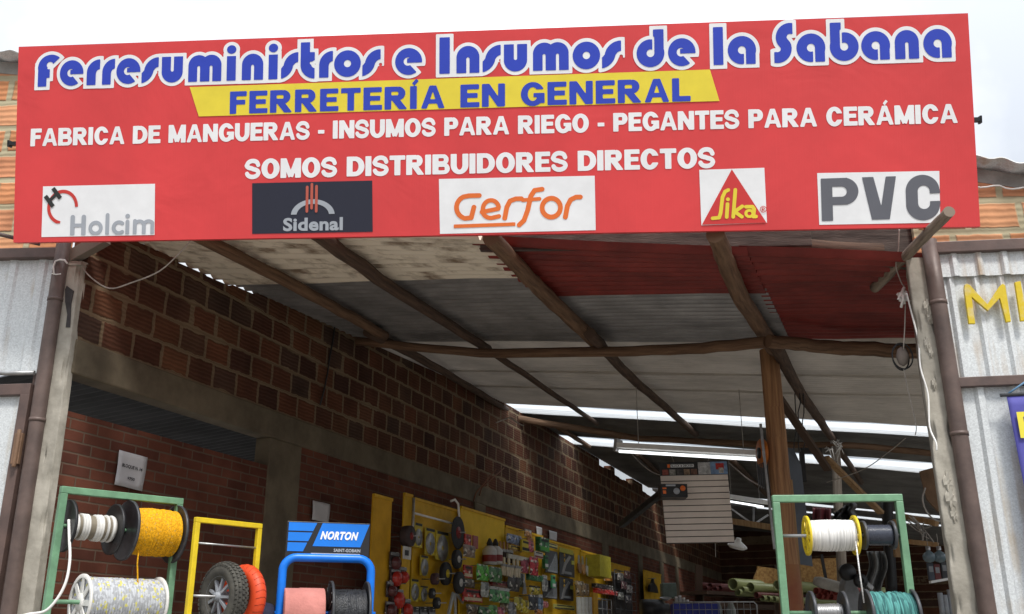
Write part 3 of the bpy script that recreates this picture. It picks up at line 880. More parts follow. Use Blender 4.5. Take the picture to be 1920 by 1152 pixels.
def fz(p, q, b=0.):
    a0, z0 = front_az(*p, b); a1, z1 = front_az(*q, b)
    return lambda a: z0 + (z1 - z0) * (a - a0) / (a1 - a0)
EXT = 1.3
# left gate
zt = fz((0, 480), (110, 478)); zm = fz((0, 700), (60, 700)); zd = fz((0, 728), (60, 726))
gate = thing("metal_gate", FP(-.9, 0, 0), "galvanised sheet gate with brown door frame left of the doorway", "gate")
mb = MB(); ribbed(mb, -2.2, .02, lambda a: zm(a) + .0, lambda a: zt(a) - .02, .0, pitch=.21, depth=.012)
build("upper_sheet", mb, M_GALV, gate)
mb = MB(); mb.bar(FP(-2.3, .02, zt(-2.3)), FP(-.03, .02, zt(-.03)), .06, .075)
build("top_rail", mb, M_BROWN, gate, bevel=.005)
mb = MB(); mb.tube([FP(a, .035, zm(a) - .005 + .006 * math.sin(a * 9)) for a in np.linspace(-2.2, -.05, 12)], .016, 8)
build("mid_rail", mb, M_STEEL, gate)
fx = lambda z: -.205      # door frame stile
door = []
mb = MB(); mb.bar(FP(-2.2, .01, zd(-2.2) - .02), FP(-.062, .01, zd(-.062) - .02), .05, .075)
mb.bar(FP(-.092, .012, zd(-.1) - .055), FP(-.092, .012, .05), .065, .05, UP.cross(FU))
mb.bar(FP(-.05, -.035, zm(-.07)), FP(-.05, -.035, .0), .08, .03, UP.cross(FU))
build("door_frame", mb, M_BROWN, gate, bevel=.004)
mb = MB(); ribbed(mb, -2.2, -.115, lambda a: .08, lambda a: zd(a) - .06, -.01, pitch=.24, depth=.014)
build("door_sheet", mb, M_GALV_L, gate)
mb = MB(); mb.bar(FP(-.075, .045, zd(0) - .32), FP(-.075, .045, zd(0) - .52), .05, .03, UP.cross(FU)); mb.tube([FP(-.07, .065, zd(0) - .3), FP(-.07, .065, zd(0) - .54)], .014, 8)
build("hinge", mb, mat("rusty_hinge", (.22, .13, .08), .7, .1), gate, bevel=.003)
# left steel pipe
def vpipe(label, ptop, base_px, r, zlow=0.):
    a0, z0 = front_az(*ptop, .02); a1, z1 = front_az(*base_px, .02)
    o = thing("steel_pipe", FP(a1, .02, 0), label, "pipe", "brown pipes beside the doorway")
    k = (a1 - a0) / (z1 - z0)
    P = [FP(a0 + k * (z - z0), .02, z) for z in np.linspace(0, z0, 12)]
    build("tube", MB().tube(P, r, 18), M_PIPE, o)
    for z in (z0 - .42, z0 - 1.25):
        q = FP(a0 + k * (z - z0), .02, z)
        build("coupling", MB().tube([q - UP * .012, q + UP * .012], r + .004, 18), M_PIPE, o)
    return o, FP(a0, .02, z0)
vpipe("brown steel pipe standing left of the doorway, wire tied near its top", (120, 455), (16, 1150), .048)
vpipe("brown steel pipe standing right of the doorway against the sheet gate", (1741, 452), (1852, 1150), .05)
# wire loop on left pipe
mb = MB()
q = [FP(*front_az(x, y, .075)[:1], .075, front_az(x, y, .075)[1]) for x, y in ((101, 515), (100, 500), (104, 490), (112, 487), (121, 488), (126, 494))]
mb.tube(q, .006, 6); mb.tube([FP(*front_az(x, y, .075)[:1], .075, front_az(x, y, .075)[1]) for x, y in ((97, 513), (105, 515), (114, 514))], .004, 5)
tag(build("tie_wire", mb, M_WHITE), "white wire looped around the top of the left pipe", "wire")
# pillars
def pillar(label, pxl, pxr, side, dep, seed):
    """rough cast pillar; pixel pairs (top, bottom) of its left and right front edges"""
    rng = np.random.RandomState(seed)
    (l0, lz0), (l1, lz1) = front_az(*pxl[0]), front_az(*pxl[1])
    (r0, rz0), (r1, rz1) = front_az(*pxr[0]), front_az(*pxr[1])
    L = lambda z: l0 + (l1 - l0) * (z - lz0) / (lz1 - lz0)
    R = lambda z: r0 + (r1 - r0) * (z - rz0) / (rz1 - rz0)
    zt = (lz0 + rz0) / 2
    o = thing("concrete_pillar", FP((L(0) + R(0)) / 2, 0, 0), label, "pillar", "concrete pillars of the doorway")
    mb = MB()
    nu, nz = 44, 150
    ph = rng.rand(8) * 6
    def fn(u, v):
        z = zt * v
        q = u * 3
        a, b = L(z), R(z)
        if q < 1: p = FP(a, 0, z) + WD * (dep * (1 - q))
        elif q < 2: p = FP(a + (b - a) * (q - 1), 0, z)
        else: p = FP(b, 0, z) + WD * (dep * (q - 2))
        n1 = .006 * math.sin(z * 4.1 + ph[0] + q * 2) + .003 * math.sin(z * 11.7 + ph[1] + q * 3) * math.sin(z * 2.3 + ph[5]) + .0015 * math.sin(z * 37 + q * 9 + ph[2]) * math.sin(z * 7.1 + ph[6])
        ch = max(0, math.sin(z * 5.3 + ph[3]) * math.sin(z * 13.1 + ph[4]) - .25) * (.03 if abs(q - 1) < .22 or abs(q - 2) < .22 else .006)
        return p + FN * (n1 - ch) + FU * (n1 * .7 * (1 if q > 1.5 else -1) + (ch if q < 1.5 else -ch))
    mb.grid(fn, nu, nz)
    mb.hexa([FP(L(zt), 0, zt - .03), FP(R(zt), 0, zt - .03), FP(R(zt), 0, zt - .03) + WD * dep, FP(L(zt), 0, zt - .03) + WD * dep,
             FP(L(zt) + .008, -.01, zt - .002), FP(R(zt) - .008, -.01, zt - .002), FP(R(zt) - .01, -.01, zt) + WD * dep, FP(L(zt) + .01, -.01, zt) + WD * dep])
    build("shaft", mb, M_CONC, o)
    return o, L, R
pil, LL, LR = pillar("rough concrete pillar at the left edge of the doorway with dark tar smear", [(118, 488), (20, 1150)], [(153, 490), (60, 1150)], 1, .06, 2)
def fpt(px, py, b): 
    a, z = front_az(px, py, b); return FP(a, b, z)
mb = MB().poly([fpt(x, y, .012) for x, y in ((125, 536), (137, 545), (133, 570), (131, 614), (123, 614), (126, 590), (122, 566), (122, 543))], FN * -.02)
build("tar_smear", mb, mat("dried_tar", (.05, .045, .045), .8, bump=.4), pil)
pil2, RL, RR = pillar("rough concrete pillar at the right edge of the doorway with chipped lumps", [(1699, 490), (1791, 1150)], [(1738, 478), (1846, 1150)], -1, .3, 5)
mb = MB()
for x, y, r in ((1738, 575, .035), (1743, 592, .03), (1738, 645, .025), (1745, 660, .02), (1751, 720, .02), (1776, 905, .04), (1781, 935, .045), (1788, 965, .03)):
    q = fpt(x, y, .0)
    g = lambda u, v: q + (FU * math.cos(6.283 * u) * math.sin(math.pi * v) * .7 + FN * .5 * math.sin(6.283 * u) * math.sin(math.pi * v) + UP * math.cos(math.pi * v) * 1.6) * r * (1 + .3 * math.sin(u * 25 + v * 9))
    mb.grid(g, 10, 7, smooth=False)
build("mortar_lumps", mb, M_CONC, pil2)
# right gate
zt2 = fz((1760, 470), (1920, 463)); zm2 = fz((1800, 720), (1920, 715))
gate2 = thing("metal_gate", FP(6.6, 0, 0), "galvanised ribbed sheet gate with brown rails right of the doorway", "gate")
aL = front_az(1752, 480, 0)[0]
mb = MB(); ribbed(mb, aL - .05, 7.6, lambda a: zm2(a) + .02, lambda a: zt2(a) - .02, -.005, pitch=.155, depth=.02, crown=.03)
build("upper_sheet", mb, M_GALV, gate2)
mb = MB(); ribbed(mb, aL - .03, 7.6, lambda a: .1, lambda a: zm2(a) - .02, -.005, pitch=.21, depth=.02, crown=.04)
build("lower_sheet", mb, M_GALV_L, gate2)
mb = MB(); ribbed(mb, aL - .02, 7.6, lambda a: zt2(a) - .19, lambda a: zt2(a) - .02, .022, pitch=.155, depth=.018, crown=.03)
build("flashing", mb, M_GALV, gate2)
mb = MB(); mb.bar(FP(aL - .02, .03, zt2(aL)), FP(7.6, .03, zt2(7.6)), .06, .075)
build("top_rail", mb, M_BROWN, gate2, bevel=.005)
a2 = front_az(1788, 720, 0)[0]
mb = MB(); mb.bar(FP(a2, .025, zm2(a2)), FP(7.6, .025, zm2(7.6)), .05, .06)
build("mid_rail", mb, M_BROWN, gate2, bevel=.004)

# yellow wooden letters on the right gate
M_LET = mat("worn_yellow_letter_paint", (.62, .46, .015), .6, 0, col2=(.58, .50, .30), scale=7, bump=.2, lo=.30, hi=.5)
def letter(name, label, pts):
    P = [fpt(x, y, .055) for x, y in pts]
    o = build(name, MB().poly(P, FN * -.02), M_LET, bevel=.002)
    return tag(o, label, "letter")
letter("wooden_letter", "worn yellow wooden letter M on the right sheet gate", [(1817, 607), (1808, 543), (1809, 534), (1813, 532), (1819, 535), (1852, 571), (1875, 536), (1880, 532), (1885, 535), (1896, 603), (1887, 604), (1875, 559), (1853, 583), (1822, 557), (1829, 607)])
letter("wooden_letter", "worn yellow wooden letter I cut by the right edge of the photo", [(1903, 529), (1914, 527), (1926, 601), (1914, 602)])
# purple banner
ban = thing("hanging_banner", fpt(1925, 900, .1), "purple cloth banner with yellow lettering hanging on the right gate", "banner")
BC = [fpt(1887, 741, .09), fpt(2010, 734, .09)]
bx = (BC[1] - BC[0]); bw = bx.length; bx.normalize()
mb = MB().grid(lambda u, v: BC[0] + bx * (bw * u) - UP * (1.35 * v) + FN * (.012 * math.sin(u * 7 + v * 3) * v) + bx * .03 * v, 14, 20)
build("cloth", mb, mat("purple_cloth", (.088, .085, .37), .7, 0, var=.18, scale=5, bump=.05), ban, solid=.004)
build("rod", MB().tube([BC[0] - bx * .035, BC[1]], .011, 10), M_DGREY, ban)
build("cord", MB().tube([BC[0], BC[0] + bx * .14 + UP * .085], .006, 6), mat("blue_cord", (.10, .22, .36), .6), ban)
lt = font_mb("RE", .012, .24, -.265, .165, bold=.028)
place_flat(lt, BC[0] + bx * .02, bx, UP, FN, .02)
build("lettering", lt, flat("banner_yellow", (.78, .68, .06)), ban)

# right: pole poking out over the sign corner, left: brace
A_ = atY(1780, 397, 5.12); B_ = atY(1640, 540, 6.45)
pole("grey-brown round pole poking out over the lower right corner of the sign", [A_, (A_ + B_) / 2, B_], .036, .04, mat("pale_pole_wood", (.33, .27, .21), .85, 0, col2=(.13, .095, .07), uv=True, stretch=(20, 2, 1), scale=1.8, bump=.4), name="protruding_pole", cat="pole", jit=.004, n=14)
tag(build("timber_brace", MB().bar(atY(118, 492, 6.34), atY(200, 446, 6.2), .06, .09), M_GREYWOOD), "grey timber brace from the left pipe up to the sign", "brace")
tag(build("steel_rod", MB().tube([atY(-60, 425, 6.0), atY(0, 440, 6.02), atY(75, 458, 6.1)], .014, 8), M_PIPE), "thin dark rod crossing under the left corner of the sign", "rod")
tag(build("steel_post_stub", MB().bar(atY(1762, 470, 5.95), atY(1757, 405, 5.95), .09, .07, Vector((0, 1, 0))), M_GREYWOOD), "short grey post stub behind the pole under the right sign corner", "post")

# ================================================================== NEIGHBOUR WALLS BEHIND THE SIGN
def front_wall(label, a0, a1, z0, ztop, b, ):
    o = thing("brick_wall", FP((a0 + a1) / 2, b, 0), label, "wall")
    mb = MB()
    n = 12
    for i in range(n):
        u, v = a0 + (a1 - a0) * i / n, a0 + (a1 - a0) * (i + 1) / n
        mb.hexa([FP(u, b, z0), FP(v, b, z0), FP(v, b - .14, z0), FP(u, b - .14, z0), FP(u, b, ztop(u)), FP(v, b, ztop(v)), FP(v, b - .14, ztop(v)), FP(u, b - .14, ztop(u))])
    build("brickwork", mb, BR_FRONT, o)
    mb = MB()
    for i in range(n):
        u, v = a0 + (a1 - a0) * i / n, a0 + (a1 - a0) * (i + 1) / n
        mb.hexa([FP(u, b + .004, ztop(u) - .1), FP(v, b + .004, ztop(v) - .1), FP(v, b - .15, ztop(v) - .1), FP(u, b - .15, ztop(u) - .1), FP(u, b + .004, ztop(u)), FP(v, b + .004, ztop(v)), FP(v, b - .15, ztop(v)), FP(u, b - .15, ztop(u))])
    build("mortar_cap", mb, mat("grey_mortar", (.26, .25, .23), .95, 0, var=.35, scale=6, bump=.5), o)
    mb = MB().grid(lambda u, v: FP(a0 + (a1 - a0) * u, b + .12 - .8 * v, ztop(a0 + (a1 - a0) * u) + .03 + .012 * math.sin((a0 + (a1 - a0) * u) * 2 * math.pi / .18)), 80, 2)
    build("roof_edge", mb, M_GALV_L, o, solid=.008)
    return o
bR = -.12
q0 = front_az(1835, 312, bR); q1 = front_az(1920, 325, bR)
front_wall("orange hollow block wall behind the right end of the sign", 5.75, 7.6, 3.95, lambda a: q0[1] - .02 + (q1[1] - q0[1]) * ((a - q0[0]) / (q1[0] - q0[0])) * (1.0 if a > q0[0] else .3), bR)
q2 = front_az(0, 110, bR); q3 = front_az(35, 116, bR)
front_wall("orange hollow block wall behind the left end of the sign", -2.2, -.10, 4.08, lambda a: q2[1] - .03 + (q3[1] - q2[1]) * (a - q2[0]) / (q3[0] - q2[0]) * .6, bR)
wr = MB().tube([fpt(1826 + 12 * k, 350 + 2 * math.sin(k * 1.3) + (k > 4) * 3, -.09) for k in range(10)], .006, 6)
tag(build("loose_wire", wr, M_WHITE), "pale loose wire along the orange block wall right of the sign", "wire")

# ================================================================== THE RED SIGN
sign = thing("shop_sign", sp(SW / 2, 0, -.05), "wide red printed shop sign leaning forward above the doorway", "sign")
def weave(m, ux):
    t, N, L = nodes_of(m)
    b = N["Principled BSDF"]
    g = N.new("ShaderNodeTexCoord")
    dp = N.new("ShaderNodeVectorMath"); dp.operation = 'DOT_PRODUCT'; dp.inputs[1].default_value = ux
    L.new(g.outputs["Object"], dp.inputs[0])
    n1 = N.new("ShaderNodeTexNoise"); n1.noise_dimensions = '1D'; n1.inputs["Scale"].default_value = 90; n1.inputs["Detail"].default_value = 2
    L.new(dp.outputs["Value"], n1.inputs["W"])
    n2 = N.new("ShaderNodeTexNoise"); n2.inputs["Scale"].default_value = 1.4; n2.inputs["Detail"].default_value = 3; n2.inputs["Distortion"].default_value = 1.5
    L.new(g.outputs["Object"], n2.inputs["Vector"])
    a = N.new("ShaderNodeMath"); a.operation = 'MULTIPLY_ADD'; a.inputs[1].default_value = .05
    L.new(n1.outputs["Fac"], a.inputs[0]); L.new(n2.outputs["Fac"], a.inputs[2])
    bp = N.new("ShaderNodeBump"); bp.inputs["Strength"].default_value = .22; bp.inputs["Distance"].default_value = .035
    L.new(a.outputs[0], bp.inputs["Height"]); L.new(bp.outputs["Normal"], b.inputs["Normal"])
M_RED = mat("red_banner_print", (.74, .062, .066), .5, 0, var=.11, scale=1.3, bump=.04, coat=.05, spec=.35)
weave(M_RED, tuple(SX))
mb = MB()
mb.grid(lambda u, v: sp(SW * u, SHH * v, .0015 * math.sin(u * 31 + v * 3) + .0012 * math.sin(v * 11 + u * 17)), 40, 10)
cs = [sl(*p) for p in _c]
mb.v = []
mb.f, mb.uv, mb.sm = [], [], []
def quadp(u, v, n=0):
    x0 = cs[3][0] + (cs[2][0] - cs[3][0]) * u; y0 = cs[3][1] + (cs[2][1] - cs[3][1]) * u
    x1 = cs[0][0] + (cs[1][0] - cs[0][0]) * u; y1 = cs[0][1] + (cs[1][1] - cs[0][1]) * u
    return sp(x0 + (x1 - x0) * v, y0 + (y1 - y0) * v, n)
mb.grid(lambda u, v: quadp(u, v, .0004 * math.sin(u * 31 + v * 3)), 40, 10)
ring = [quadp(u, 0) for u in np.linspace(0, 1, 21)] + [quadp(1, v) for v in np.linspace(.1, 1, 10)] + [quadp(u, 1) for u in np.linspace(.95, 0, 20)] + [quadp(0, v) for v in np.linspace(.9, .1, 9)]
n = len(ring)
mb.add(ring + [p - SN * .05 for p in ring], [(i, n + i, n + (i + 1) % n, (i + 1) % n) for i in range(n)])
build("red_panel", mb, M_RED, sign)
mb = MB()
for u in (.04, .27, .5, .73, .96): mb.bar(quadp(u, .01, -.07), quadp(u, .99, -.07), .04, .035, SX)
for v in (.03, .5, .97): mb.bar(quadp(.005, v, -.03), quadp(.995, v, -.03), .035, .03)
build("back_frame", mb, M_BROWN, sign)
for px, py in ((1828, 223), (24, 268)):
    mb = MB()
    x, y = sl(px, py); s_ = 1 if px > 900 else -1
    mb.box(sp(x + .012 * s_, y, -.03), SX * .03, SY * .012, SN * .02); mb.box(sp(x + .04 * s_, y, -.03), SX * .006, SY * .022, SN * .02)
    build("hook", mb, M_BLACK, sign)
S_BLUE = flat("sign_blue", (.028, .062, .52)); S_WHITE = flat("sign_white", (.90, .91, .93)); S_YEL = flat("sign_yellow", (.86, .70, .055))
S_GREY = flat("sign_grey", (.34, .36, .41)); S_DARK = flat("sign_dark", (.024, .026, .045), .4); S_ORANGE = flat("sign_orange", (.84, .18, .035))
S_LGREY = flat("sign_light_grey", (.40, .43, .48)); S_BLACK = flat("sign_black", (.03, .032, .032)); S_MAROON = flat("sign_logo_red", (.62, .05, .04))
S_MID = flat("sign_mid_grey", (.135, .14, .165))
ON = [sign]        # what the next print is printed on
def put(name, mb, lift, m):
    return build(name, place_flat(mb, BL, SX, SY, SN, lift), m, ON[0])
# big title: every letter fitted to where it stands on the board
TITLE = [("F", 71, 112), ("e", 112, 156), ("r", 162.5, 187), ("r", 191.5, 215), ("e", 218, 263), ("s", 265.5, 297), ("u", 303, 342.5), ("m", 353, 415), ("i", 425, 442), ("n", 453.5, 493.5), ("i", 503.5, 520.5), ("s", 527, 559), ("t", 563.5, 590), ("r", 598.5, 624), ("o", 626.5, 676.5), ("s", 679.5, 713.5),
         ("e", 741, 791.5), ("I", 824, 843.5), ("n", 856, 899), ("s", 905, 939), ("u", 945, 988.5), ("m", 999.5, 1066.5), ("o", 1074, 1125.5), ("s", 1129, 1165),
         ("d", 1194, 1245), ("e", 1253, 1304.5), ("l", 1338, 1356.5), ("a", 1365, 1417), ("S", 1452, 1487), ("a", 1494, 1547), ("b", 1556.5, 1609.5), ("a", 1615.5, 1668.5), ("n", 1678.5, 1723.5), ("a", 1732, 1784.5)]
def title_base(px): return 163.5 - 55.0 * (px - 70) / 1712.0
boxes = []
for ch, a, b in TITLE:
    m_ = (a + b) / 2
    xh = 47.5 + 7.0 * (m_ - 70) / 1712
    x0, y0 = sl(a, title_base(a)); x1, y1 = sl(b, title_base(b))
    _, yt = sl(m_, title_base(m_) - xh)
    boxes.append((ch, x0, (x1 - x0) / NATW[ch], (y0 + y1) / 2, yt - (y0 + y1) / 2))
def title_sdf(X, Y):
    D = np.full(X.shape, 9.)
    for ch, x0, sx, y0, sy in boxes:
        msk = (X > x0 - .06) & (X < x0 + sx * NATW[ch] + .06)
        i0, i1 = np.flatnonzero(msk[0])[[0, -1]]
        x, y = (X[:, i0:i1 + 1] - x0) / sx, (Y[:, i0:i1 + 1] - y0) / sy
        D[:, i0:i1 + 1] = mn_(D[:, i0:i1 + 1], GF[ch](x, y) * min(sx, sy))
    return D
ylo = min(b[3] for b in boxes) - .05; yhi = max(b[3] + 1.45 * b[4] for b in boxes) + .04
xa, xb = boxes[0][1] - .05, boxes[-1][1] + boxes[-1][2] + .05
put("title_outline", sdf_mesh(title_sdf, xa, xb, ylo, yhi, .006, .0225), .002, S_WHITE)
put("title_lettering", sdf_mesh(title_sdf, xa, xb, ylo, yhi, .0045), .0035, S_BLUE)
def poly_flat(pts):
    mb = MB(); mb.add([(*sl(*p), 0) for p in pts], [tuple(range(len(pts)))[::-1]]); return mb
put("yellow_band", poly_flat([(356, 164), (1331, 131), (1349, 190), (373, 219)]), .003, S_YEL)
def row(name, text, p0, p1, cap, lift, m, bold=.03, slant=0, spacing=1.05):
    (x0, y0), (x1, y1) = sl(*p0), sl(*p1)
    L = math.hypot(x1 - x0, y1 - y0); d = ((x1 - x0) / L, (y1 - y0) / L)
    _, yc = sl((p0[0] + p1[0]) / 2, (p0[1] + p1[1]) / 2 - cap)
    mb = font_mb(text, 0, L, 0, yc - (y0 + y1) / 2, bold, slant, spacing)
    for k, v in enumerate(mb.v): mb.v[k] = Vector((x0 + v.x * d[0] - v.y * d[1], y0 + v.x * d[1] + v.y * d[0], 0))
    return put(name, mb, lift, m)
def caps_row(name, text, p0, p1, cap, lift, m, gap, w, h):
    (x0, y0), (x1, y1) = sl(*p0), sl(*p1)
    L = math.hypot(x1 - x0, y1 - y0); d = ((x1 - x0) / L, (y1 - y0) / L)
    _, yc = sl((p0[0] + p1[0]) / 2, (p0[1] + p1[1]) / 2 - cap)
    mb = caps_mb(text, L, yc - (y0 + y1) / 2, gap, None, w, h)
    for k, v in enumerate(mb.v): mb.v[k] = Vector((x0 + v.x * d[0] - v.y * d[1], y0 + v.x * d[1] + v.y * d[0], 0))
    return put(name, mb, lift, m)
caps_row("band_lettering", "FERRETERÍA EN GENERAL", (431, 214.5), (1295, 190.5), 43, .0045, S_BLUE, .12, .285, .22)
caps_row("service_lettering", "FABRICA DE MANGUERAS - INSUMOS PARA RIEGO - PEGANTES PARA CERÁMICA", (57, 275), (1796, 231), 34.5, .002, S_WHITE, .055, .31, .225)
caps_row("distributor_lettering", "SOMOS DISTRIBUIDORES DIRECTOS", (459, 336), (1341, 315), 37.5, .002, S_WHITE, .05, .32, .225)
# logo panels
def quad_part(name, pts, m, lift=.002): return put(name, poly_flat(pts), lift, m)
LP = [quad_part("logo_panel", *q) for q in [([(81, 350), (291, 345), (290, 441), (78, 445)], S_WHITE), ([(473, 344), (698, 339), (699, 435), (473, 439)], S_DARK), ([(823, 336), (1115, 330), (1117, 432), (825, 439)], S_WHITE), ([(1311, 319), (1433, 315), (1438, 418), (1315, 423)], S_WHITE), ([(1532, 325), (1761, 321), (1763, 418), (1536, 422)], S_WHITE)]]
def ink(name, fn, box, m, lift=.004, step=.0035):   # fn takes pixel coordinates along the board
    (x0, y0), (x1, y1) = sl(box[0], box[3]), sl(box[2], box[1])
    px0, py0 = box[0], box[3]
    kx, ky = (box[2] - box[0]) / (x1 - x0), (box[3] - box[1]) / (y1 - y0)
    g = lambda X, Y: fn(px0 + (X - x0) * kx, py0 - (Y - y0) * ky) / kx
    put(name, sdf_mesh(g, x0, x1, y0, y1, step), lift, m)
cy = lambda X, Y, b: mx_(b, 0 * X)
ON[0] = LP[0]
# first logo: red ring with gap, black H bars, grey word running out of the panel
def ring(X, Y): 
    d = np.abs(np.hypot((X - 118) / 27., (Y - 389) / 30.) - 1) * 28 - 3.1
    a = mn_(mx_(Y - 392, 0 * X + (X - 160)), 0 * X + 9e9)
    keep = mn_(mx_(half(X, Y, 118, 389, 0, 1), X - 200), half(X, Y, 118, 389, 1, .12))
    cut = mx_(-(X - 100), 0 * X)
    return mx_(mx_(d, keep), mx_(Y - 420, X - 150))
ink("logo_ring", ring, (84, 350, 152, 422), S_MAROON)
def rotbar(cx_, cy_, L, W, ang):
    c, s = math.cos(math.radians(ang)), math.sin(math.radians(ang))
    return lambda X, Y: mx_(np.abs((X - cx_) * c + (Y - cy_) * s) - L / 2, np.abs(-(X - cx_) * s + (Y - cy_) * c) - W / 2)
b1, b2, b3 = rotbar(93, 378, 26, 8, 52), rotbar(107, 363, 25, 8, 52), rotbar(100, 371, 14, 6, -42)
ink("logo_bars", lambda X, Y: mn_(mn_(b1(X, Y), b2(X, Y)), b3(X, Y)), (80, 347, 124, 396), S_BLACK, .006)
def holcim(X, Y):
    r = 3.6
    d = stroke(X, Y, [(136, 405), (136, 440)], r + .6); d = mn_(d, stroke(X, Y, [(157, 405), (157, 440)], r + .6)); d = mn_(d, stroke(X, Y, [(136, 422), (157, 422)], r))
    d = mn_(d, np.abs(np.hypot((X - 180) / 10., (Y - 428) / 11.) - 1) * 10.5 - r)
    d = mn_(d, stroke(X, Y, [(202, 402), (202, 440)], r))
    d = mn_(d, stroke(X, Y, [(p, q) for p, q in arc(224, 428, 10, 11, 50, 310)], r))
    d = mn_(d, stroke(X, Y, [(240, 416), (240, 440)], r)); d = mn_(d, disc(X, Y, 240, 405, 4.4))
    for x in (254, 271, 287): d = mn_(d, stroke(X, Y, [(x, 420 if x > 254 else 415), (x, 440)], r))
    for x in (254, 271): d = mn_(d, stroke(X, Y, [(x, 423)] + [(p, q) for p, q in arc(x + 8.5, 424, 8.5, 8, 180, 360)], r))
    return mx_(mx_(d, X - 290), Y - 441.5)
ink("logo_lettering", holcim, (128, 398, 292, 442), S_LGREY)
ON[0] = LP[1]
# second logo: arch, three rods, word
def arch(X, Y):
    d = np.abs(np.hypot((X - 587) / 36., (Y - 405) / 27.) - 1) * 30 - (5.2 - np.abs(X - 587) * .02)
    return mx_(d, Y - 403)
ink("logo_arch", arch, (540, 368, 634, 406), S_LGREY)
rods = lambda X, Y: mn_(mn_(stroke(X, Y, [(576, 351), (576, 397)], 2.6), stroke(X, Y, [(585, 346), (585, 391)], 2.6)), stroke(X, Y, [(594, 350), (594, 397)], 2.6))
ink("logo_rods", rods, (570, 341, 600, 401), flat("sign_copper", (.50, .11, .075)), .006, .0025)
row("logo_lettering", "Sidenal", (531, 434), (643, 432), 26, .004, S_LGREY, .035)
ON[0] = LP[2]
# third logo
def gerfor(X, Y):
    Xs = X - (430 - Y) * .0
    r = 4.6
    d = stroke(X, Y, [(899, 364), (880, 364)] + arc(878, 387, 22, 23, -100, -250, 10)[1:] + [(872, 409), (884, 408), (889, 387)], r)
    d = mn_(d, stroke(X, Y, [(904, 397), (935, 391)] + arc(921, 391, 15, 17, 0, -180)[1:] + arc(921, 393, 16, 16, 180, 75)[1:] + [(936, 406)], r * .92))
    d = mn_(d, stroke(X, Y, [(947, 410), (951, 388), (957, 376), (968, 372), (978, 372)], r))
    d = mn_(d, stroke(X, Y, [(974, 424), (983, 415), (990, 395), (996, 367), (1003, 356), (1017, 354)], r)); d = mn_(d, stroke(X, Y, [(981, 375), (1012, 373)], r * .8))
    d = mn_(d, np.abs(np.hypot((X - 1034) / 17., (Y - 391) / 18.5) - 1) * 17.5 - r)
    d = mn_(d, stroke(X, Y, [(1060, 410), (1064, 388), (1070, 376), (1080, 371), (1088, 371)], r))
    return mn_(d, mx_(np.abs((Y - 424.5) + (X - 850) * .02) - 3.6, mx_(851 - X, X - 967)))
ink("logo_lettering", gerfor, (846, 346, 1096, 434), S_ORANGE)
ON[0] = LP[3]
# fourth logo: red triangle with yellow word
put("logo_triangle", poly_flat([(1372, 318), (1437, 418), (1316, 422)]), .004, flat("sign_triangle_red", (.66, .045, .045)))
def sika(X, Y):
    r = 3.4
    d = stroke(X, Y, [(1336, 410), (1348, 409), (1351, 400), (1355, 370), (1360, 359), (1366, 356)], r)
    d = mn_(d, stroke(X, Y, [(1364, 383), (1362, 408)], r)); d = mn_(d, disc(X, Y, 1365, 374, 3.6))
    d = mn_(d, stroke(X, Y, [(1379, 356), (1374, 408)], r)); d = mn_(d, stroke(X, Y, [(1391, 388), (1377, 398), (1390, 408)], r))
    d = mn_(d, stroke(X, Y, [(1398, 389), (1410, 389), (1413, 394), (1411, 408), (1416, 408)], r)); d = mn_(d, np.abs(np.hypot((X - 1404) / 6.5, (Y - 402) / 6.) - 1) * 6 - 2.6)
    return d
ink("logo_lettering", sika, (1330, 349, 1420, 415), S_YEL, .006, .0028)
def regmark(X, Y):
    d = np.abs(disc(X, Y, 1431, 393, 5.6)) - .55
    d = mn_(d, stroke(X, Y, [(1429, 396.5), (1429, 389.8), (1432.5, 390), (1433, 392.6), (1429.2, 393.2), (1433.2, 396.5)], .55))
    return d
ink("registered_mark", regmark, (1424, 385, 1438, 401), S_MAROON, .006, .0012)
ON[0] = LP[4]
# fifth logo: heavy grey letters
def pvc(X, Y):
    Yb = Y + (X - 1540) * .012
    P = mn_(rect(X, Yb, 1541, 1562, 331, 415), mx_(mn_(rect(X, Yb, 1541, 1590, 331, 384), disc(X, Yb, 1584, 357.5, 26.5) + 0 * X), 331 - Yb))
    P = mx_(P, -mn_(rect(X, Yb, 1562, 1578, 348, 368), disc(X, Yb, 1579, 358, 10)))
    V = mx_(mx_(mx_(half(X, Yb, 1618, 331, -84, 16), half(X, Yb, 1681, 331, 84, 14)), 331 - Yb), Yb - 415)
    V = mx_(V, -mx_(mx_(half(X, Yb, 1639, 331, -58, 13), half(X, Yb, 1662, 331, 58, 10)), Yb - 391))
    C = mx_(mn_(disc(X, Yb, 1729, 361, 31), mn_(disc(X, Yb, 1729, 388, 31), rect(X, Yb, 1698, 1761, 360, 388))), -mn_(mn_(disc(X, Yb, 1731, 362, 11), disc(X, Yb, 1731, 386, 11)), rect(X, Yb, 1720, 1742, 362, 386)))
    C = mx_(mx_(C, -rect(X, Yb, 1735, 1790, 367, 382)), X - 1761.5)
    return mn_(mn_(P, V), C)
ink("logo_lettering", pvc, (1537, 326, 1764, 420), S_MID)

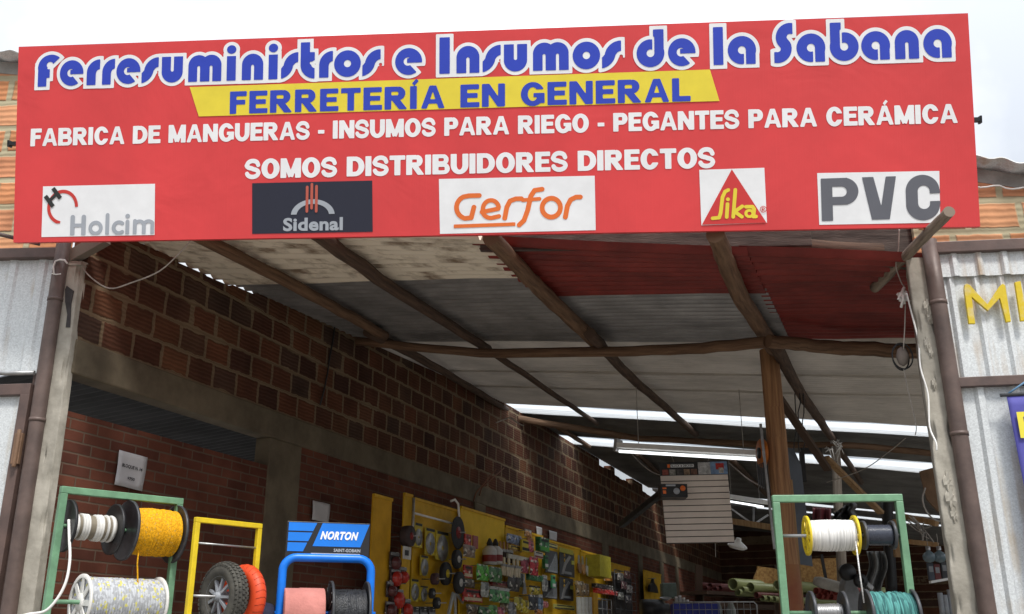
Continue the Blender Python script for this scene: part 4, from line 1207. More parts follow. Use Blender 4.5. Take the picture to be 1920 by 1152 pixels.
# ================================================================== HANGING WIRES
def wirepx(name, label, pts, r, m=M_WIRE, cat="wire"):
    return tag(build(name, MB().tube([atY(*p) for p in pts], r, 6), m), label, cat)
def smooth(pts, k=5):
    P = [np.array(p, float) for p in pts]; out = []
    for i in range(len(P) - 1):
        a, b, c, d = P[max(i - 1, 0)], P[i], P[i + 1], P[min(i + 2, len(P) - 1)]
        for j in range(k):
            u = j / k
            out.append(tuple(.5 * ((2 * b) + (-a + c) * u + (2 * a - 5 * b + 4 * c - d) * u * u + (-a + 3 * b - 3 * c + d) * u ** 3)))
    return out + [tuple(P[-1])]
wirepx("hanging_wire", "thin wire sagging from the left pillar up to the sign underside", smooth([(150, 495, 6.3), (170, 520, 6.3), (205, 541, 6.3), (245, 531, 6.25), (300, 508, 6.15), (345, 466, 6.05), (362, 444, 6.0)]), .005)
wirepx("hanging_wire", "pair of thin wires hanging down along the fourth roof pole", smooth([(1328, 440, 6.0), (1345, 480, 6.4), (1370, 540, 6.9), (1400, 600, 7.6), (1425, 640, 8.3)]), .005)
wirepx("hanging_wire", "thin wire dropping from the sign to the knot by the right pillar", smooth([(1686, 430, 5.8), (1684, 470, 5.85), (1680, 500, 5.9), (1690, 530, 5.95), (1697, 545, 5.95), (1697, 600, 5.95), (1694, 655, 5.95)]), .004)
wirepx("white_cable", "white cable running down beside the right pillar", smooth([(1700, 550, 5.85), (1710, 590, 5.85), (1722, 640, 5.83), (1726, 690, 5.8), (1740, 740, 5.78), (1743, 800, 5.76), (1755, 830, 5.72), (1756, 845, 5.72)]), .0055, M_WHITE, "cable")
wirepx("hanging_wire", "dark twisted wire beside the chipped right pillar", smooth([(1704, 560, 5.95), (1714, 610, 5.95), (1722, 660, 5.98), (1727, 700, 6.0)]), .005, M_PIPE)
wirepx("hanging_wire", "long thin wire hanging below the nest-like bundle on the right", smooth([(1694, 690, 6.0), (1702, 730, 6.0), (1712, 770, 6.0), (1718, 800, 6.0), (1716, 816, 6.0)]), .003)
wirepx("hanging_wire", "wire crossing the skylight towards the right pillar", smooth([(1550, 905, 9.0), (1620, 880, 8.5), (1670, 845, 7.8), (1698, 822, 7.4)]), .004)
kb = MB(); q = atY(1693, 556, 5.93)
for k in range(9):
    d = Vector((random.uniform(-.03, .03), random.uniform(-.02, .02), random.uniform(-.06, .06)))
    kb.tube([q + d, q - d * .4 + Vector((random.uniform(-.03, .03), 0, random.uniform(-.03, .03))), q + Vector((random.uniform(-.03, .03), 0, random.uniform(-.08, .05)))], .009, 6)
tag(build("knotted_rag", kb, M_WHITE), "whitish knotted rag and wire tied beside the right pillar top", "rag")
q = atY(1692, 668, 6.0)
nb = thing("wire_bundle", q, "oval net-like bundle hanging below the cross pole on the right", "bundle")
build("core", MB().lathe(q, (0, 0, 1), [(-.065, .005), (-.05, .028), (0, .04), (.045, .026), (.06, .005)], 16), mat("dusty_net", (.20, .17, .15), .9), nb)
lb = MB()
for k in range(2): lb.tube([q + Vector((.065 * math.cos(a) * (1 - .2 * k), .03 * k, .085 * math.sin(a))) for a in np.linspace(0, 2 * math.pi, 25)[:-1]], .005, 6, close=True)
build("loop", lb, M_BLACK, nb)
wirepx("loose_wire", "bent pale wire sticking out of the block wall near the first skylight", smooth([(930, 793, 12.8), (948, 786, 12.8), (958, 784, 12.8), (970, 793, 12.8), (982, 799, 12.8)]), .008, M_WIRE)
wirepx("lamp_cable", "cable sagging from the tube lamp to the slatted board", smooth([(1185, 852, 11.3), (1200, 868, 11.2), (1220, 884, 11.1), (1240, 892, 11.)]), .006)
wirepx("lamp_cable", "grey cable running from the slatted board to the post", smooth([(1366, 868, 11.), (1385, 884, 10.5), (1405, 900, 9.6), (1432, 915, 8.9)]), .007)

# ================================================================== LAMPS AND TRUSS
def lamp(label, a, b, w):
    a, b = Vector(a), Vector(b)
    o = thing("tube_lamp", (a + b) / 2, label, "lamp")
    d = (b - a).normalized(); n = d.cross(UP).normalized()
    build("housing", MB().bar(a, b, w, w * .35), M_WHITE, o, bevel=.006)
    tb_ = build("tube", MB().tube([a + d * .03 - UP * w * .42 + n * w * .2, b - d * .03 - UP * w * .42 + n * w * .2], .016, 10), M_WHITE, o)
    tm = bpy.data.materials.get("lit_tube")
    if not tm:
        tm = bpy.data.materials.new("lit_tube"); t_, N_, L_ = nodes_of(tm)
        N_["Principled BSDF"].inputs["Emission Color"].default_value = (.93, .97, 1, 1); N_["Principled BSDF"].inputs["Emission Strength"].default_value = 1.1
    tb_.data.materials[0] = tm
    build("end_cap", MB().bar(a - d * .012, a + d * .02, w * 1.04, w * .9), M_STEEL, o)
    for k in (.15, .85): build("hanger", MB().tube([a.lerp(b, k), a.lerp(b, k) + UP * .65], .004, 5), M_WIRE, o)
    return o
lamp("long white tube lamp hanging in front of the second skylight strip", atY(1158, 836, 10.4), atY(1440, 852, 9.6), .15)
lamp("short tube lamp between the slatted board and the post", atY(1360, 930, 15), atY(1436, 942, 14.6), .18)
tr = thing("roof_truss", atY(1400, 980, 15.6), "pale light steel truss behind the slatted board under the lamp", "truss")
mb = MB().bar(atY(1355, 975, 15.6), atY(1446, 989, 15.2), .05, .09)
build("bottom_chord", mb, M_BATTEN, tr)
mb = MB()
for a, b in (((1362, 948), (1412, 983)), ((1413, 948), (1413, 983)), ((1440, 966), (1414, 983))): mb.bar(atY(*a, 15.5), atY(*b, 15.4), .025, .025)
build("web_bar", mb, M_STEEL, tr)
tag(build("bulb_shade", MB().lathe(atY(1383, 1022, 13), (0.2, -.3, 1), [(-.05, .0), (-.045, .10), (-.02, .13), (.0, .12), (.05, .04), (.09, .03), (.09, 0)], 20), M_WHITE), "small white lamp shade just under the right corner of the slatted board", "lamp")

# ================================================================== HANGING DISPLAY BOARD
DY = 11.
dTL, dTR, dBR, dBL = atY(1238, 893, DY), atY(1364, 890, DY), atY(1377, 1018, DY), atY(1250, 1020, DY)
hTL, hTR = atY(1236, 868, DY), atY(1363, 865, DY)
disp = thing("display_board", (dBL + dBR) / 2, "hanging beige slatted display board with a tool maker's printed header", "display board", None)
NB = 11
mb = MB()
for k in range(NB):
    u0, u1 = k / NB, (k + 1) / NB - .012
    g = lambda u, v: (dTL.lerp(dBL, v)).lerp(dTR.lerp(dBR, v), u)
    f = Vector((0, -.012, 0))
    mb.hexa([g(0, u1) + f, g(1, u1) + f, g(1, u1), g(0, u1), g(0, u0) + f, g(1, u0) + f, g(1, u0), g(0, u0)])
build("slat", mb, mat("beige_slatwall", (.80, .70, .63), .6, 0, var=.1, scale=3), disp, bevel=.003)
mb = MB().hexa([dBL + Vector((0, .004, 0)), dBR + Vector((0, .004, 0)), dBR + Vector((0, .02, 0)), dBL + Vector((0, .02, 0)), dTL + Vector((0, .004, 0)), dTR + Vector((0, .004, 0)), dTR + Vector((0, .02, 0)), dTL + Vector((0, .02, 0))])
build("backing", mb, mat("slat_groove", (.10, .08, .07), .7), disp)
f = Vector((0, -.016, 0))
mb = MB().hexa([dTL + f, dTR + f, dTR, dTL, hTL + f, hTR + f, hTR, hTL])
hd = build("header", mb, M_BLACK, disp)
hx, hy = (hTR - hTL), (dTL - hTL)
def hq(u0, v0, u1, v1, lift, m, name="header_print"):
    c = lambda u, v: hTL + hx * u + hy * v + Vector((0, -.016 - lift, 0))
    return build(name, MB().add([c(u0, v1), c(u1, v1), c(u1, v0), c(u0, v0)], [(0, 1, 2, 3)]), m, hd)
hq(.11, .16, .15, .42, .003, S_ORANGE, "header_mark")
hq(.16, .18, .50, .40, .003, S_WHITE, "header_strip")
lt = font_mb("BLACK & DECKER", 0, hx.length * .32, 0, .026, bold=.02)
place_flat(lt, hTL + hx * .17 + hy * .37, hx.normalized(), -hy.normalized(), Vector((0, -1, 0)), .023)
build("header_lettering", lt, S_BLACK, hd)
hpal = [(.30, .07, .05), (.35, .33, .30), (.09, .08, .08), (.30, .2, .13), (.2, .1, .07)]
for k in range(5): hq(.03 + .105 * k, .55, .12 + .105 * k, .97, .004, flat("header_photo_%d" % k, hpal[k], var=.6, scale=30), "header_picture")
hq(.56, .06, .74, .97, .004, flat("header_photo_pale", (.46, .46, .46), var=.6, scale=22), "header_picture")
hq(.74, .04, .99, .97, .0045, flat("header_photo_sky", (.22, .34, .55), var=.4, scale=16), "header_picture")
hq(.82, .16, .94, .62, .007, flat("header_photo_red", (.50, .04, .03), var=.4, scale=30), "header_picture")
hq(.86, .50, .93, .90, .008, flat("header_photo_white", (.55, .52, .48), var=.5, scale=40), "header_picture")
build("hanger", MB().tube([hTL.lerp(hTR, .22), on_roof(1255, 845, .1)], .004, 5), M_WIRE, disp)
build("hanger", MB().tube([hTL.lerp(hTR, .72), on_roof(1330, 842, .1)], .004, 5), M_WIRE, disp)
build("pull_string", MB().tube([atY(1341, 1018, 11.02), atY(1342, 1045, 11.02)], .004, 5), M_WIRE, disp)
bA, bB = atY(1241, 932, 10.72), atY(1289, 907, 10.72)
tb = thing("tool_box", (bA + bB) / 2, "black boxed power tool with orange print hanging on the slatted board", "tool box")
mb = MB().hexa([Vector((bA.x, 10.74, bA.z)), Vector((bB.x, 10.74, bA.z)), Vector((bB.x, 10.98, bA.z)), Vector((bA.x, 10.98, bA.z)), Vector((bA.x, 10.74, bB.z)), Vector((bB.x, 10.74, bB.z)), Vector((bB.x, 10.98, bB.z)), Vector((bA.x, 10.98, bB.z))])
build("carton", mb, M_BLACK, tb, bevel=.004)
W_, H_ = bB.x - bA.x, bB.z - bA.z
def bq(u0, v0, u1, v1, m, name, l=.004):
    build(name, MB().add([(bA.x + W_ * u0, 10.74 - l, bA.z + H_ * v0), (bA.x + W_ * u1, 10.74 - l, bA.z + H_ * v0), (bA.x + W_ * u1, 10.74 - l, bA.z + H_ * v1), (bA.x + W_ * u0, 10.74 - l, bA.z + H_ * v1)], [(0, 1, 2, 3)]), m, tb)
bq(.06, .25, .18, .5, S_ORANGE, "print_patch"); bq(.05, .6, .2, .72, S_ORANGE, "print_patch"); bq(.18, .82, .55, .95, S_LGREY, "print_strip")
build("tool_picture", MB().lathe((bA.x + W_ * .58, 10.738, bA.z + H_ * .45), (0, -1, 0), [(0, .035), (.004, .035), (.004, 0)], 16), S_LGREY, tb)
build("tool_picture", MB().lathe((bA.x + W_ * .82, 10.736, bA.z + H_ * .66), (0, -1, 0), [(0, .03), (.004, .03), (.004, 0)], 16), S_ORANGE, tb)
tag(build("slanting_beam", MB().bar(atY(1240, 925, 12), atY(1165, 985, 13.2), .07, .07), M_BLACK), "dark slanting pole end left of the slatted board", "beam")
# ================================================================== SPOOLS, STANDS
ROPE = {}
def rope_mat(name, base, fleck, cell=60., amount=.35, pitch=.012):
    """laid rope: fine turns round the spool and coloured flecks (uv: u around, v along)"""
    m = bpy.data.materials.new(name)
    t, N, L = nodes_of(m)
    b = N["Principled BSDF"]; b.inputs["Roughness"].default_value = .8; b.inputs["Specular IOR Level"].default_value = .2
    co = N.new("ShaderNodeTexCoord")
    mp = N.new("ShaderNodeMapping"); mp.inputs["Scale"].default_value = (cell * .55, 1 / pitch, 1)
    L.new(co.outputs["UV"], mp.inputs["Vector"])
    wn = N.new("ShaderNodeTexVoronoi"); wn.inputs["Scale"].default_value = 1.; L.new(mp.outputs["Vector"], wn.inputs["Vector"])
    se = N.new("ShaderNodeSeparateColor"); L.new(wn.outputs["Color"], se.inputs[0])
    r = N.new("ShaderNodeValToRGB"); r.color_ramp.interpolation = 'CONSTANT'
    r.color_ramp.elements[0].color = (*base, 1); r.color_ramp.elements[1].position = 1 - amount; r.color_ramp.elements[1].color = (*fleck, 1)
    e = r.color_ramp.elements.new((1 - amount) * .5); e.color = (*[c * .72 for c in base], 1)
    L.new(se.outputs[0], r.inputs["Fac"]); L.new(r.outputs["Color"], b.inputs["Base Color"])
    MATS[name] = m
    return m
M_RW = rope_mat("white_cable", (.74, .73, .70), (.66, .65, .62), 3)
M_RY = rope_mat("yellow_rope", (.80, .40, .012), (.50, .30, .06), 220, .05, .009)
M_RG = rope_mat("grey_yellow_rope", (.50, .52, .55), (.58, .54, .16), 90, .13, .016)
M_RT = rope_mat("teal_rope", (.10, .31, .29), (.04, .13, .13), 20, .3, .012)
M_RWW = rope_mat("white_cord", (.86, .85, .83), (.78, .77, .75), 4, .3, .006)
M_CORE = mat("spool_core", (.22, .19, .14), .7)
def turns(R, L0, L1, pitch, sag=0., wob=.003, seed=1, skip=()):
    """profile of a wound coil: one small bulge per turn"""
    rng = np.random.RandomState(seed); pr = []
    n = int((L1 - L0) / pitch)
    pr.append((L0, .02))
    for i in range(n):
        if i in skip: pr += [(L0 + i * pitch, R - pitch), (L0 + (i + 1) * pitch, R - pitch)]; continue
        r = R + rng.uniform(-wob, wob) + sag * math.sin(math.pi * (i + .5) / n)
        for u, dr in ((0, -pitch * .36), (.25, -.02 * pitch), (.5, 0), (.75, -.02 * pitch)): pr.append((L0 + (i + u) * pitch, r + dr))
    pr += [(L1, R - pitch * .36), (L1, .02)]
    return pr
def flange(mb, c, ax, R, th=.012, r0=.02, rim=.006):
    return mb.lathe(c, ax, [(-th / 2, r0), (-th / 2, R - .012), (-th / 2 - rim, R - .008), (-th / 2 - rim, R), (th / 2 + rim, R), (th / 2 + rim, R - .008), (th / 2, R - .012), (th / 2, r0), (-th / 2, r0)], 36)
def spoked(mb, c, ax, R, th=.012, holes=6, wide=.3):
    """flange with openings: rim, hub and spokes"""
    c, ax = Vector(c), Vector(ax).normalized()
    x = ax.orthogonal().normalized(); y = ax.cross(x)
    mb.lathe(c, ax, [(-th, R * .86), (-th, R), (th, R), (th, R * .86), (-th, R * .86)], 36)
    mb.lathe(c, ax, [(-th, .012), (-th, R * .32), (th, R * .32), (th, .012), (-th, .012)], 24)
    for k in range(holes):
        a = 2 * math.pi * (k + .3) / holes
        d = x * math.cos(a) + y * math.sin(a)
        mb.bar(c + d * R * .3, c + d * R * .9, R * wide, th * 1.2, ax)
    return mb
def spool(name, label, c, ax, L, Rf, Rc, mf, mr, pitch=.012, sag=0., spokes=0, core=None, gaps=None, group=None, wob=.003, parts=("flange", "wound_rope"), seed=1, skip=()):
    c, ax = Vector(c), Vector(ax).normalized()
    o = thing(name, c - UP * Rf, label, "spool", group)
    for s_ in (-1, 1):
        mb = MB()
        p = c + ax * (L / 2 * s_)
        if spokes: spoked(mb, p, ax, Rf, .006, holes=spokes, wide=.2)
        else: flange(mb, p, ax, Rf, .008, .02, .004)
        build(parts[0], mb, mf, o)
    if mr:
        w = build(parts[1], MB().lathe(c, ax, turns(Rc, -L / 2 + .008, L / 2 - .008, pitch, sag, wob, seed, skip), 40), mr, o)
    if core: build("core", MB().lathe(c, ax, [(-L / 2, core), (L / 2, core)], 24), M_CORE, o)
    return o
def stand_frame(label, pl, pr, m, sec=.04, rods=(), cat="stand", zlow=0., up=None):
    pl, pr = Vector(pl), Vector(pr)
    d = (pr - pl); d.z = 0; d.normalize()
    n = d.cross(UP).normalized()
    o = thing("spool_stand", ((pl.x + pr.x) / 2, (pl.y + pr.y) / 2, 0), label, cat)
    build("top_bar", MB().bar(pl - d * sec / 2, pr + d * sec / 2, sec, sec), m, o, bevel=.004)
    for p in (pl, pr):
        build("upright", MB().bar(p - UP * sec / 2, (p.x, p.y, zlow), sec, sec, n), m, o, bevel=.004)
    for p in (pl, pr): build("foot", MB().bar(Vector((p.x, p.y, .02)) - n * .25, Vector((p.x, p.y, .02)) + n * .25, sec, sec), m, o, bevel=.004)
    for z, r in rods:
        q = pl.copy(); q.z = z; q2 = pr.copy(); q2.z = z
        build("axle", MB().tube([q, q2], r, 10), m if r > .01 else M_STEEL, o)
    return o, d
# ---- left green stand
gl0 = atY(120, 919, 5.95); gl1 = atZ(336, 941, gl0.z)
zax = atY(120, 985, 5.95).z; zax2 = atY(85, 1128, 5.95).z
gs, gd = stand_frame("green steel spool stand at the left carrying white and yellow rope spools", gl0, gl1, M_GREEN, .042, ((zax, .011), (zax2, .013)))
def on_axis(px, py, p0, d):      # point of the vertical plane through p0 along d
    nn = d.cross(UP).normalized()
    return on_plane(px, py, p0, nn)
def axp(px, z, p0, d):
    lo = on_axis(px, 1000, p0, d); a = (lo - p0).dot(d)
    hi = on_axis(px, 1100, p0, d); b = (hi - p0).dot(d)
    zz = (z - lo.z) / (hi.z - lo.z)
    q = p0 + d * (a + (b - a) * zz); q.z = z
    return q
def span(x0, x1, z, p0, d):
    a, b = axp(x0, z, p0, d), axp(x1, z, p0, d)
    return (a + b) / 2, (b - a).length
c1, L1 = span(124, 212, zax, gl0, gd)
spool("rope_spool", "spool of thick white cable half unwound on the left green stand", c1, gd, L1, .155, .082, M_BLACK, M_RW, .0165, spokes=0, core=.071, wob=.004, parts=("flange", "wound_cable"), skip=(3, 7, 8, 12, 14))
c2, L2 = span(236, 326, zax, gl0, gd)
spool("rope_spool", "spool of orange-yellow rope with black flanges on the left green stand", c2, gd, L2, .185, .142, M_DGREY, M_RY, .010, .006, core=.05, wob=.0035)
c3, L3 = span(150, 292, zax2, gl0, gd)
spool("rope_spool", "large white-flanged spool of grey rope with yellow flecks on the left green stand", c3, gd, L3, .165, .15, M_WHITE, M_RG, .0165, .0, spokes=8, wob=.002)
mb = MB().tube([atY(*p) for p in smooth([(129, 975, 5.93), (130, 1010, 5.9), (131, 1050, 5.88), (124, 1090, 5.86), (108, 1122, 5.85), (85, 1146, 5.84), (55, 1152, 5.83), (20, 1160, 5.82)])], .0085, 8)
tag(build("loose_cable", mb, M_WHITE), "loose white cable end hanging from the left spool in a long curve", "cable")
q = axp(283, zax, gl0, gd)
mb = MB().tube([q + Vector((-.02, -.12, -.06)), q + Vector((-.015, -.13, -.2)), q + Vector((.0, -.12, -.32)), q + Vector((.01, -.11, -.6))], .005, 6)
tag(build("rope_end", mb, M_RY), "thin yellow rope end hanging below the orange-yellow spool", "rope")
# ---- right green stand
gr0 = atY(1454, 936, 5.55); gr1 = atZ(1684, 934, gr0.z)
zr1 = atY(1460, 1005, 5.55).z; zr2 = atY(1480, 1150, 5.55).z
gs2, gd2 = stand_frame("green steel spool stand at the right carrying white, dark and teal spools", gr0, gr1, M_GREEN, .04, ((zr1, .009), (zr2, .012)))
c1, L1 = span(1513, 1603, zr1, gr0, gd2)
spool("rope_spool", "spool of bright white cord with yellow flanges on the right green stand", c1, gd2, L1, .108, .082, mat("yellow_plastic_flange", (.78, .58, .03), .4, var=.1), M_RWW, .007, .004, spokes=8, wob=.001)
c2, L2 = span(1619, 1673, zr1, gr0, gd2)
dk = spool("rope_spool", "small dark spool of grey-blue line next to the white cord spool", c2, gd2, L2, .078, .056, M_DGREY, mat("dark_line", (.055, .062, .085), .25, 0, var=.2, scale=12), .004, wob=.0005)
c3, L3 = span(1522, 1582, zr2, gr0, gd2)
spool("rope_spool", "empty spool with grey flanges at the lower left of the right green stand", c3, gd2, L3, .115, .05, M_DGREY, M_STEEL, .01, parts=("flange", "bare_core"))
c4, L4 = span(1626, 1712, zr2 - .02, gr0, gd2)
spool("rope_spool", "spool of teal rope on the lower bar of the right green stand", c4, gd2, L4, .145, .128, M_DGREY, M_RT, .0115, wob=.006, seed=4)
q = axp(1594, zr1, gr0, gd2)
tag(build("rope_end", MB().tube([q + Vector((0, -.08, -.04)), q + Vector((.002, -.08, -.2)), q + Vector((.008, -.08, -.36))], .004, 6), M_RWW), "white cord end hanging straight down from the white cord spool", "cord")
# ---- yellow stand with wheels
y0 = atY(370, 975, 6.1); y1 = atZ(486, 987, y0.z)
zy1 = atY(366, 1018, 6.1).z; zy2 = atY(356, 1117, 6.1).z
ys, yd = stand_frame("yellow steel stand with a black wheel and a red tyre", y0, y1, M_YEL, .032, ((zy1, .006), (zy2, .008)))
cw = axp(418, zy2, y0, yd) - Vector((0, .0, 0))
wh = thing("spare_wheel", cw - UP * .2, "black knobbly tyre on a grey spoked wheel hanging in the yellow stand", "wheel")
def tyre(mb, c, ax, R, r, n=56):
    return mb.lathe(c, ax, [(r * math.cos(a), R - r + r * math.sin(a) * 1.05) for a in np.linspace(-math.pi * .5, math.pi * 1.5, 21)], n)
WR = .205
mb = tyre(MB(), cw, yd, WR, .052)
X_ = yd.orthogonal().normalized(); Y_ = yd.cross(X_)
for k in range(44):
    for j in range(-2, 3):
        a = 2 * math.pi * (k + .5 * (j % 2)) / 44; b = j * .42
        rad = WR - .052 + .052 * math.cos(b) * 1.06
        d = X_ * math.cos(a) + Y_ * math.sin(a)
        mb.box(cw + d * rad + yd * (.052 * math.sin(b) * 1.02), (yd.cross(d)) * .0085, yd * .0075, d * .0055)
build("tyre", mb, mat("dusty_rubber", (.10, .095, .08), .85, 0, col2=(.05, .048, .043), scale=8, bump=.3), wh)
rim = MB()
rim.lathe(cw, yd, [(-.042, WR - .085), (-.045, WR - .06), (-.03, WR - .05), (.03, WR - .05), (.045, WR - .06), (.042, WR - .085)], 40)
for k in range(9):
    a = 2 * math.pi * k / 9; d = X_ * math.cos(a) + Y_ * math.sin(a)
    rim.bar(cw + d * .03 - yd * .03, cw + d * (WR - .075) - yd * .02, .016, .02, yd)
rim.lathe(cw, yd, [(-.06, .008), (-.06, .022), (-.03, .034), (.04, .034), (.05, .01)], 20)
build("rim", rim, mat("grey_wheel_plastic", (.30, .32, .35), .5, 0, var=.2), wh)
cr_ = axp(455, zy2 - .005, y0, yd)
rt = thing("solid_wheel", cr_ - UP * .2, "bright red-orange solid tyre hanging beside the black wheel", "tyre")
build("tyre_body", tyre(MB(), cr_, yd, .205, .05), mat("red_orange_tyre", (.72, .075, .02), .5, 0, var=.12, scale=6, bump=.1), rt)
gv = MB()
for k in range(30):
    a0 = 2 * math.pi * k / 30
    pts = []
    for b in np.linspace(-.9, .9, 6):
        d = X_ * math.cos(a0 + abs(b) * .08) + Y_ * math.sin(a0 + abs(b) * .08)
        pts.append(cr_ + d * (.155 + .0505 * math.cos(b) * 1.05) + yd * .0505 * math.sin(b))
    gv.tube(pts, .0016, 4)
build("tread_groove", gv, mat("dark_red_groove", (.36, .03, .01), .7), rt)
cp_ = atY(498, 1136, 6.5)
cap = thing("cap", cp_ - UP * .1, "dark navy cap between the red tyre and the blue rack", "cap")
build("crown", MB().lathe(cp_ - UP * .09, (.1, -.1, 1), [(0, .085), (.05, .082), (.085, .062), (.105, .03), (.11, .001)], 24), mat("navy_cloth", (.018, .02, .05), .8), cap)
build("brim", MB().poly([cp_ + Vector((.075 * math.cos(a) + .02, -.085 * math.sin(a) - .05, -.085)) for a in np.linspace(0, math.pi, 10)], UP * .006), mat("navy_cloth", (.018, .02, .05)), cap)
# ---- blue sandpaper rack
n0 = atY(524, 1050, 6.45); n1 = atZ(690, 1062, atY(600, 1052, 6.45).z)
n1 = Vector((n1.x, min(n1.y, 6.75), 0))
pL, pR = atY(524, 1150, 6.45), atY(692, 1150, 6.62)
zt_ = atY(600, 1046, 6.5).z
pL.z = pR.z = 0
bd = (pR - pL).normalized(); BW = (pR - pL).length; bn = bd.cross(UP).normalized()
rk = thing("display_rack", (pL + pR) / 2, "blue tube rack with a blue and black printed header and rolls of sandpaper", "rack")
def bp(x, z, n=0): return pL + bd * x + UP * z + bn * n
rr = .085
pts = [bp(0, 0), bp(0, .5), bp(0, 1.0), bp(0, zt_ - rr)]
pts += [bp(rr - rr * math.cos(a), zt_ - rr + rr * math.sin(a)) for a in np.linspace(.15, math.pi / 2, 7)]
pts += [bp(BW - rr + rr * math.sin(a), zt_ - rr + rr * math.cos(a)) for a in np.linspace(0, math.pi / 2 - .15, 7)]
pts += [bp(BW, zt_ - rr), bp(BW, 1.0), bp(BW, .5), bp(BW, 0)]
build("tube_frame", MB().tube(pts, .027, 14), M_BLUE, rk)
zroll = atY(600, 1150, 6.5).z
build("axle", MB().tube([bp(-.03, zroll), bp(BW + .04, zroll)], .012, 10), M_BLUE, rk)
for x in (0, BW): build("foot", MB().bar(bp(x, .02, -.25), bp(x, .02, .25), .04, .04), M_BLUE, rk, bevel=.004)
hl, hr2 = on_plane(539, 975, pL + bn * .0, bn), on_plane(694, 985, pL, bn)
hb, hbr = on_plane(537, 1046, pL, bn), on_plane(690, 1046, pL, bn)
hx0, hx1 = (hl - pL).dot(bd), (hr2 - pL).dot(bd)
hz0, hz1 = hb.z, (hl.z + hr2.z) / 2
mb = MB().hexa([bp(hx0, hz0, -.006), bp(hx1, hz0, -.006), bp(hx1, hz0, .006), bp(hx0, hz0, .006), bp(hx0, hz1, -.006), bp(hx1, hz1, -.006), bp(hx1, hz1, .006), bp(hx0, hz1, .006)])
hbd = build("header_board", mb, flat("header_black", (.022, .022, .026), .35), rk, bevel=.002)
HX, HZ = hx1 - hx0, hz1 - hz0
def hp(pts, m, name, l=.009):
    P = [bp(hx0 + HX * u, hz0 + HZ * v, l) for u, v in pts]
    build(name, MB().add(P, [tuple(range(len(P)))]), m, hbd)
N_BLUE = flat("header_blue", (.012, .20, .76), .35)
nsgn = 1 if (EYE - pL).dot(bn) > 0 else -1
lf = .009 * nsgn
hp([(.02, .74), (.31, .74), (.355, .97), (.02, .97)], N_BLUE, "header_stripe", lf)
hp([(.02, .46), (.26, .46), (.305, .70), (.02, .70)], N_BLUE, "header_stripe", lf)
hp([(.02, .18), (.205, .18), (.25, .42), (.02, .42)], N_BLUE, "header_stripe", lf)
hp([(.315, .33), (.89, .33), (.99, .97), (.42, .97)], N_BLUE, "header_panel", lf)
hp([(.30, .115), (.89, .115), (.89, .145), (.30, .145)], S_LGREY, "header_rule", lf)
lt = font_mb("NORTON", 0, HX * .46, 0, HZ * .24, bold=.05, slant=.3, spacing=1.12)
place_flat(lt, bp(hx0 + HX * .40, hz0 + HZ * .52, lf * 1.4), bd, UP, bn * nsgn, 0)
build("header_lettering", lt, S_WHITE, hbd)
lt = font_mb("SAINT-GOBAIN", 0, HX * .32, 0, HZ * .095, bold=.03, spacing=1.05)
place_flat(lt, bp(hx0 + HX * .57, hz0 + HZ * .185, lf * 1.4), bd, UP, bn * nsgn, 0)
build("header_lettering", lt, S_LGREY, hbd)
sx0, sx1 = [(on_plane(x, 1130, pL, bn) - pL).dot(bd) for x in (531, 606)]
rl = thing("sandpaper_roll", bp((sx0 + sx1) / 2, zroll - .13), "dusty pink roll of sandpaper on the left of the blue rack", "roll")
build("paper_roll", MB().lathe(bp(0, zroll), bd, [(sx0, .03), (sx0, .148), (sx0 + .004, .152), ((sx0 + sx1) / 2 - .03, .152), ((sx0 + sx1) / 2 - .028, .1545), (sx1 - .004, .1535), (sx1, .15), (sx1, .03)], 44), mat("pink_sandpaper", (.56, .22, .19), .9, 0, var=.12, scale=14, bump=.25), rl)
fx0, fx1 = [(on_plane(x, 1130, pL, bn) - pL).dot(bd) for x in (619, 686)]
cc = bp((fx0 + fx1) / 2, zroll)
bs = spool("wire_spool", "black spool of dark wire on the right of the blue rack", cc, bd, fx1 - fx0, .20, .15, M_DGREY, mat("black_wire_winding", (.035, .037, .042), .3, 0, var=.5, scale=30, bump=.5), .007, wob=.003, parts=("flange", "wound_wire"))
mb = MB()
for k in range(18):
    a = 2 * math.pi * k / 18; d = UP * math.sin(a) + bn * math.cos(a)
    mb.bar(bp(fx0 - .008, zroll) + d * .06, bp(fx0 - .008, zroll) + d * .185, .012, .012, bd)
build("flange_rib", mb, M_BLACK, bs)
# ================================================================== GOODS ALONG THE LEFT WALL
def wp(t, s, z): return SH(s, t, z)
def spot(px, py, w, h, off):
    t, z = wall_tz(px, py, off)
    ta, _ = wall_tz(px - w / 2, py, off); tb, _ = wall_tz(px + w / 2, py, off)
    _, za = wall_tz(px, py + h / 2, off); _, zb = wall_tz(px, py - h / 2, off)
    return t, z, tb - ta, zb - za
def wbox(mb, t, s, z, dt, ds, dz):   # centre and full sizes in the wall frame
    return mb.box(wp(t, s, z), WD * dt / 2, ED * ds / 2, UP * dz / 2)
G_P = "yellow display boards on the left wall"
def panel(label, x0, x1, ytop0, off=.06, zlow=1.2, m=None, th=.02, ytop1=None):
    ta, za = wall_tz(x0, ytop0, off); tb, zb = wall_tz(x1, ytop1 or ytop0, off)
    z1 = (za + zb) / 2 if ytop1 else za
    o = thing("pegboard", wp((ta + tb) / 2, off, zlow), label, "pegboard", G_P)
    mb = MB(); wbox(mb, (ta + tb) / 2, off, (z1 + zlow) / 2, tb - ta, th, z1 - zlow)
    build("board", mb, m or M_PEG, o, bevel=.004)
    mb = MB()
    for z in (z1 - .015,): wbox(mb, (ta + tb) / 2, off + th * .8, z, tb - ta, .012, .03)
    build("edge_strip", mb, M_PEG, o)
    return o, ta, tb, z1
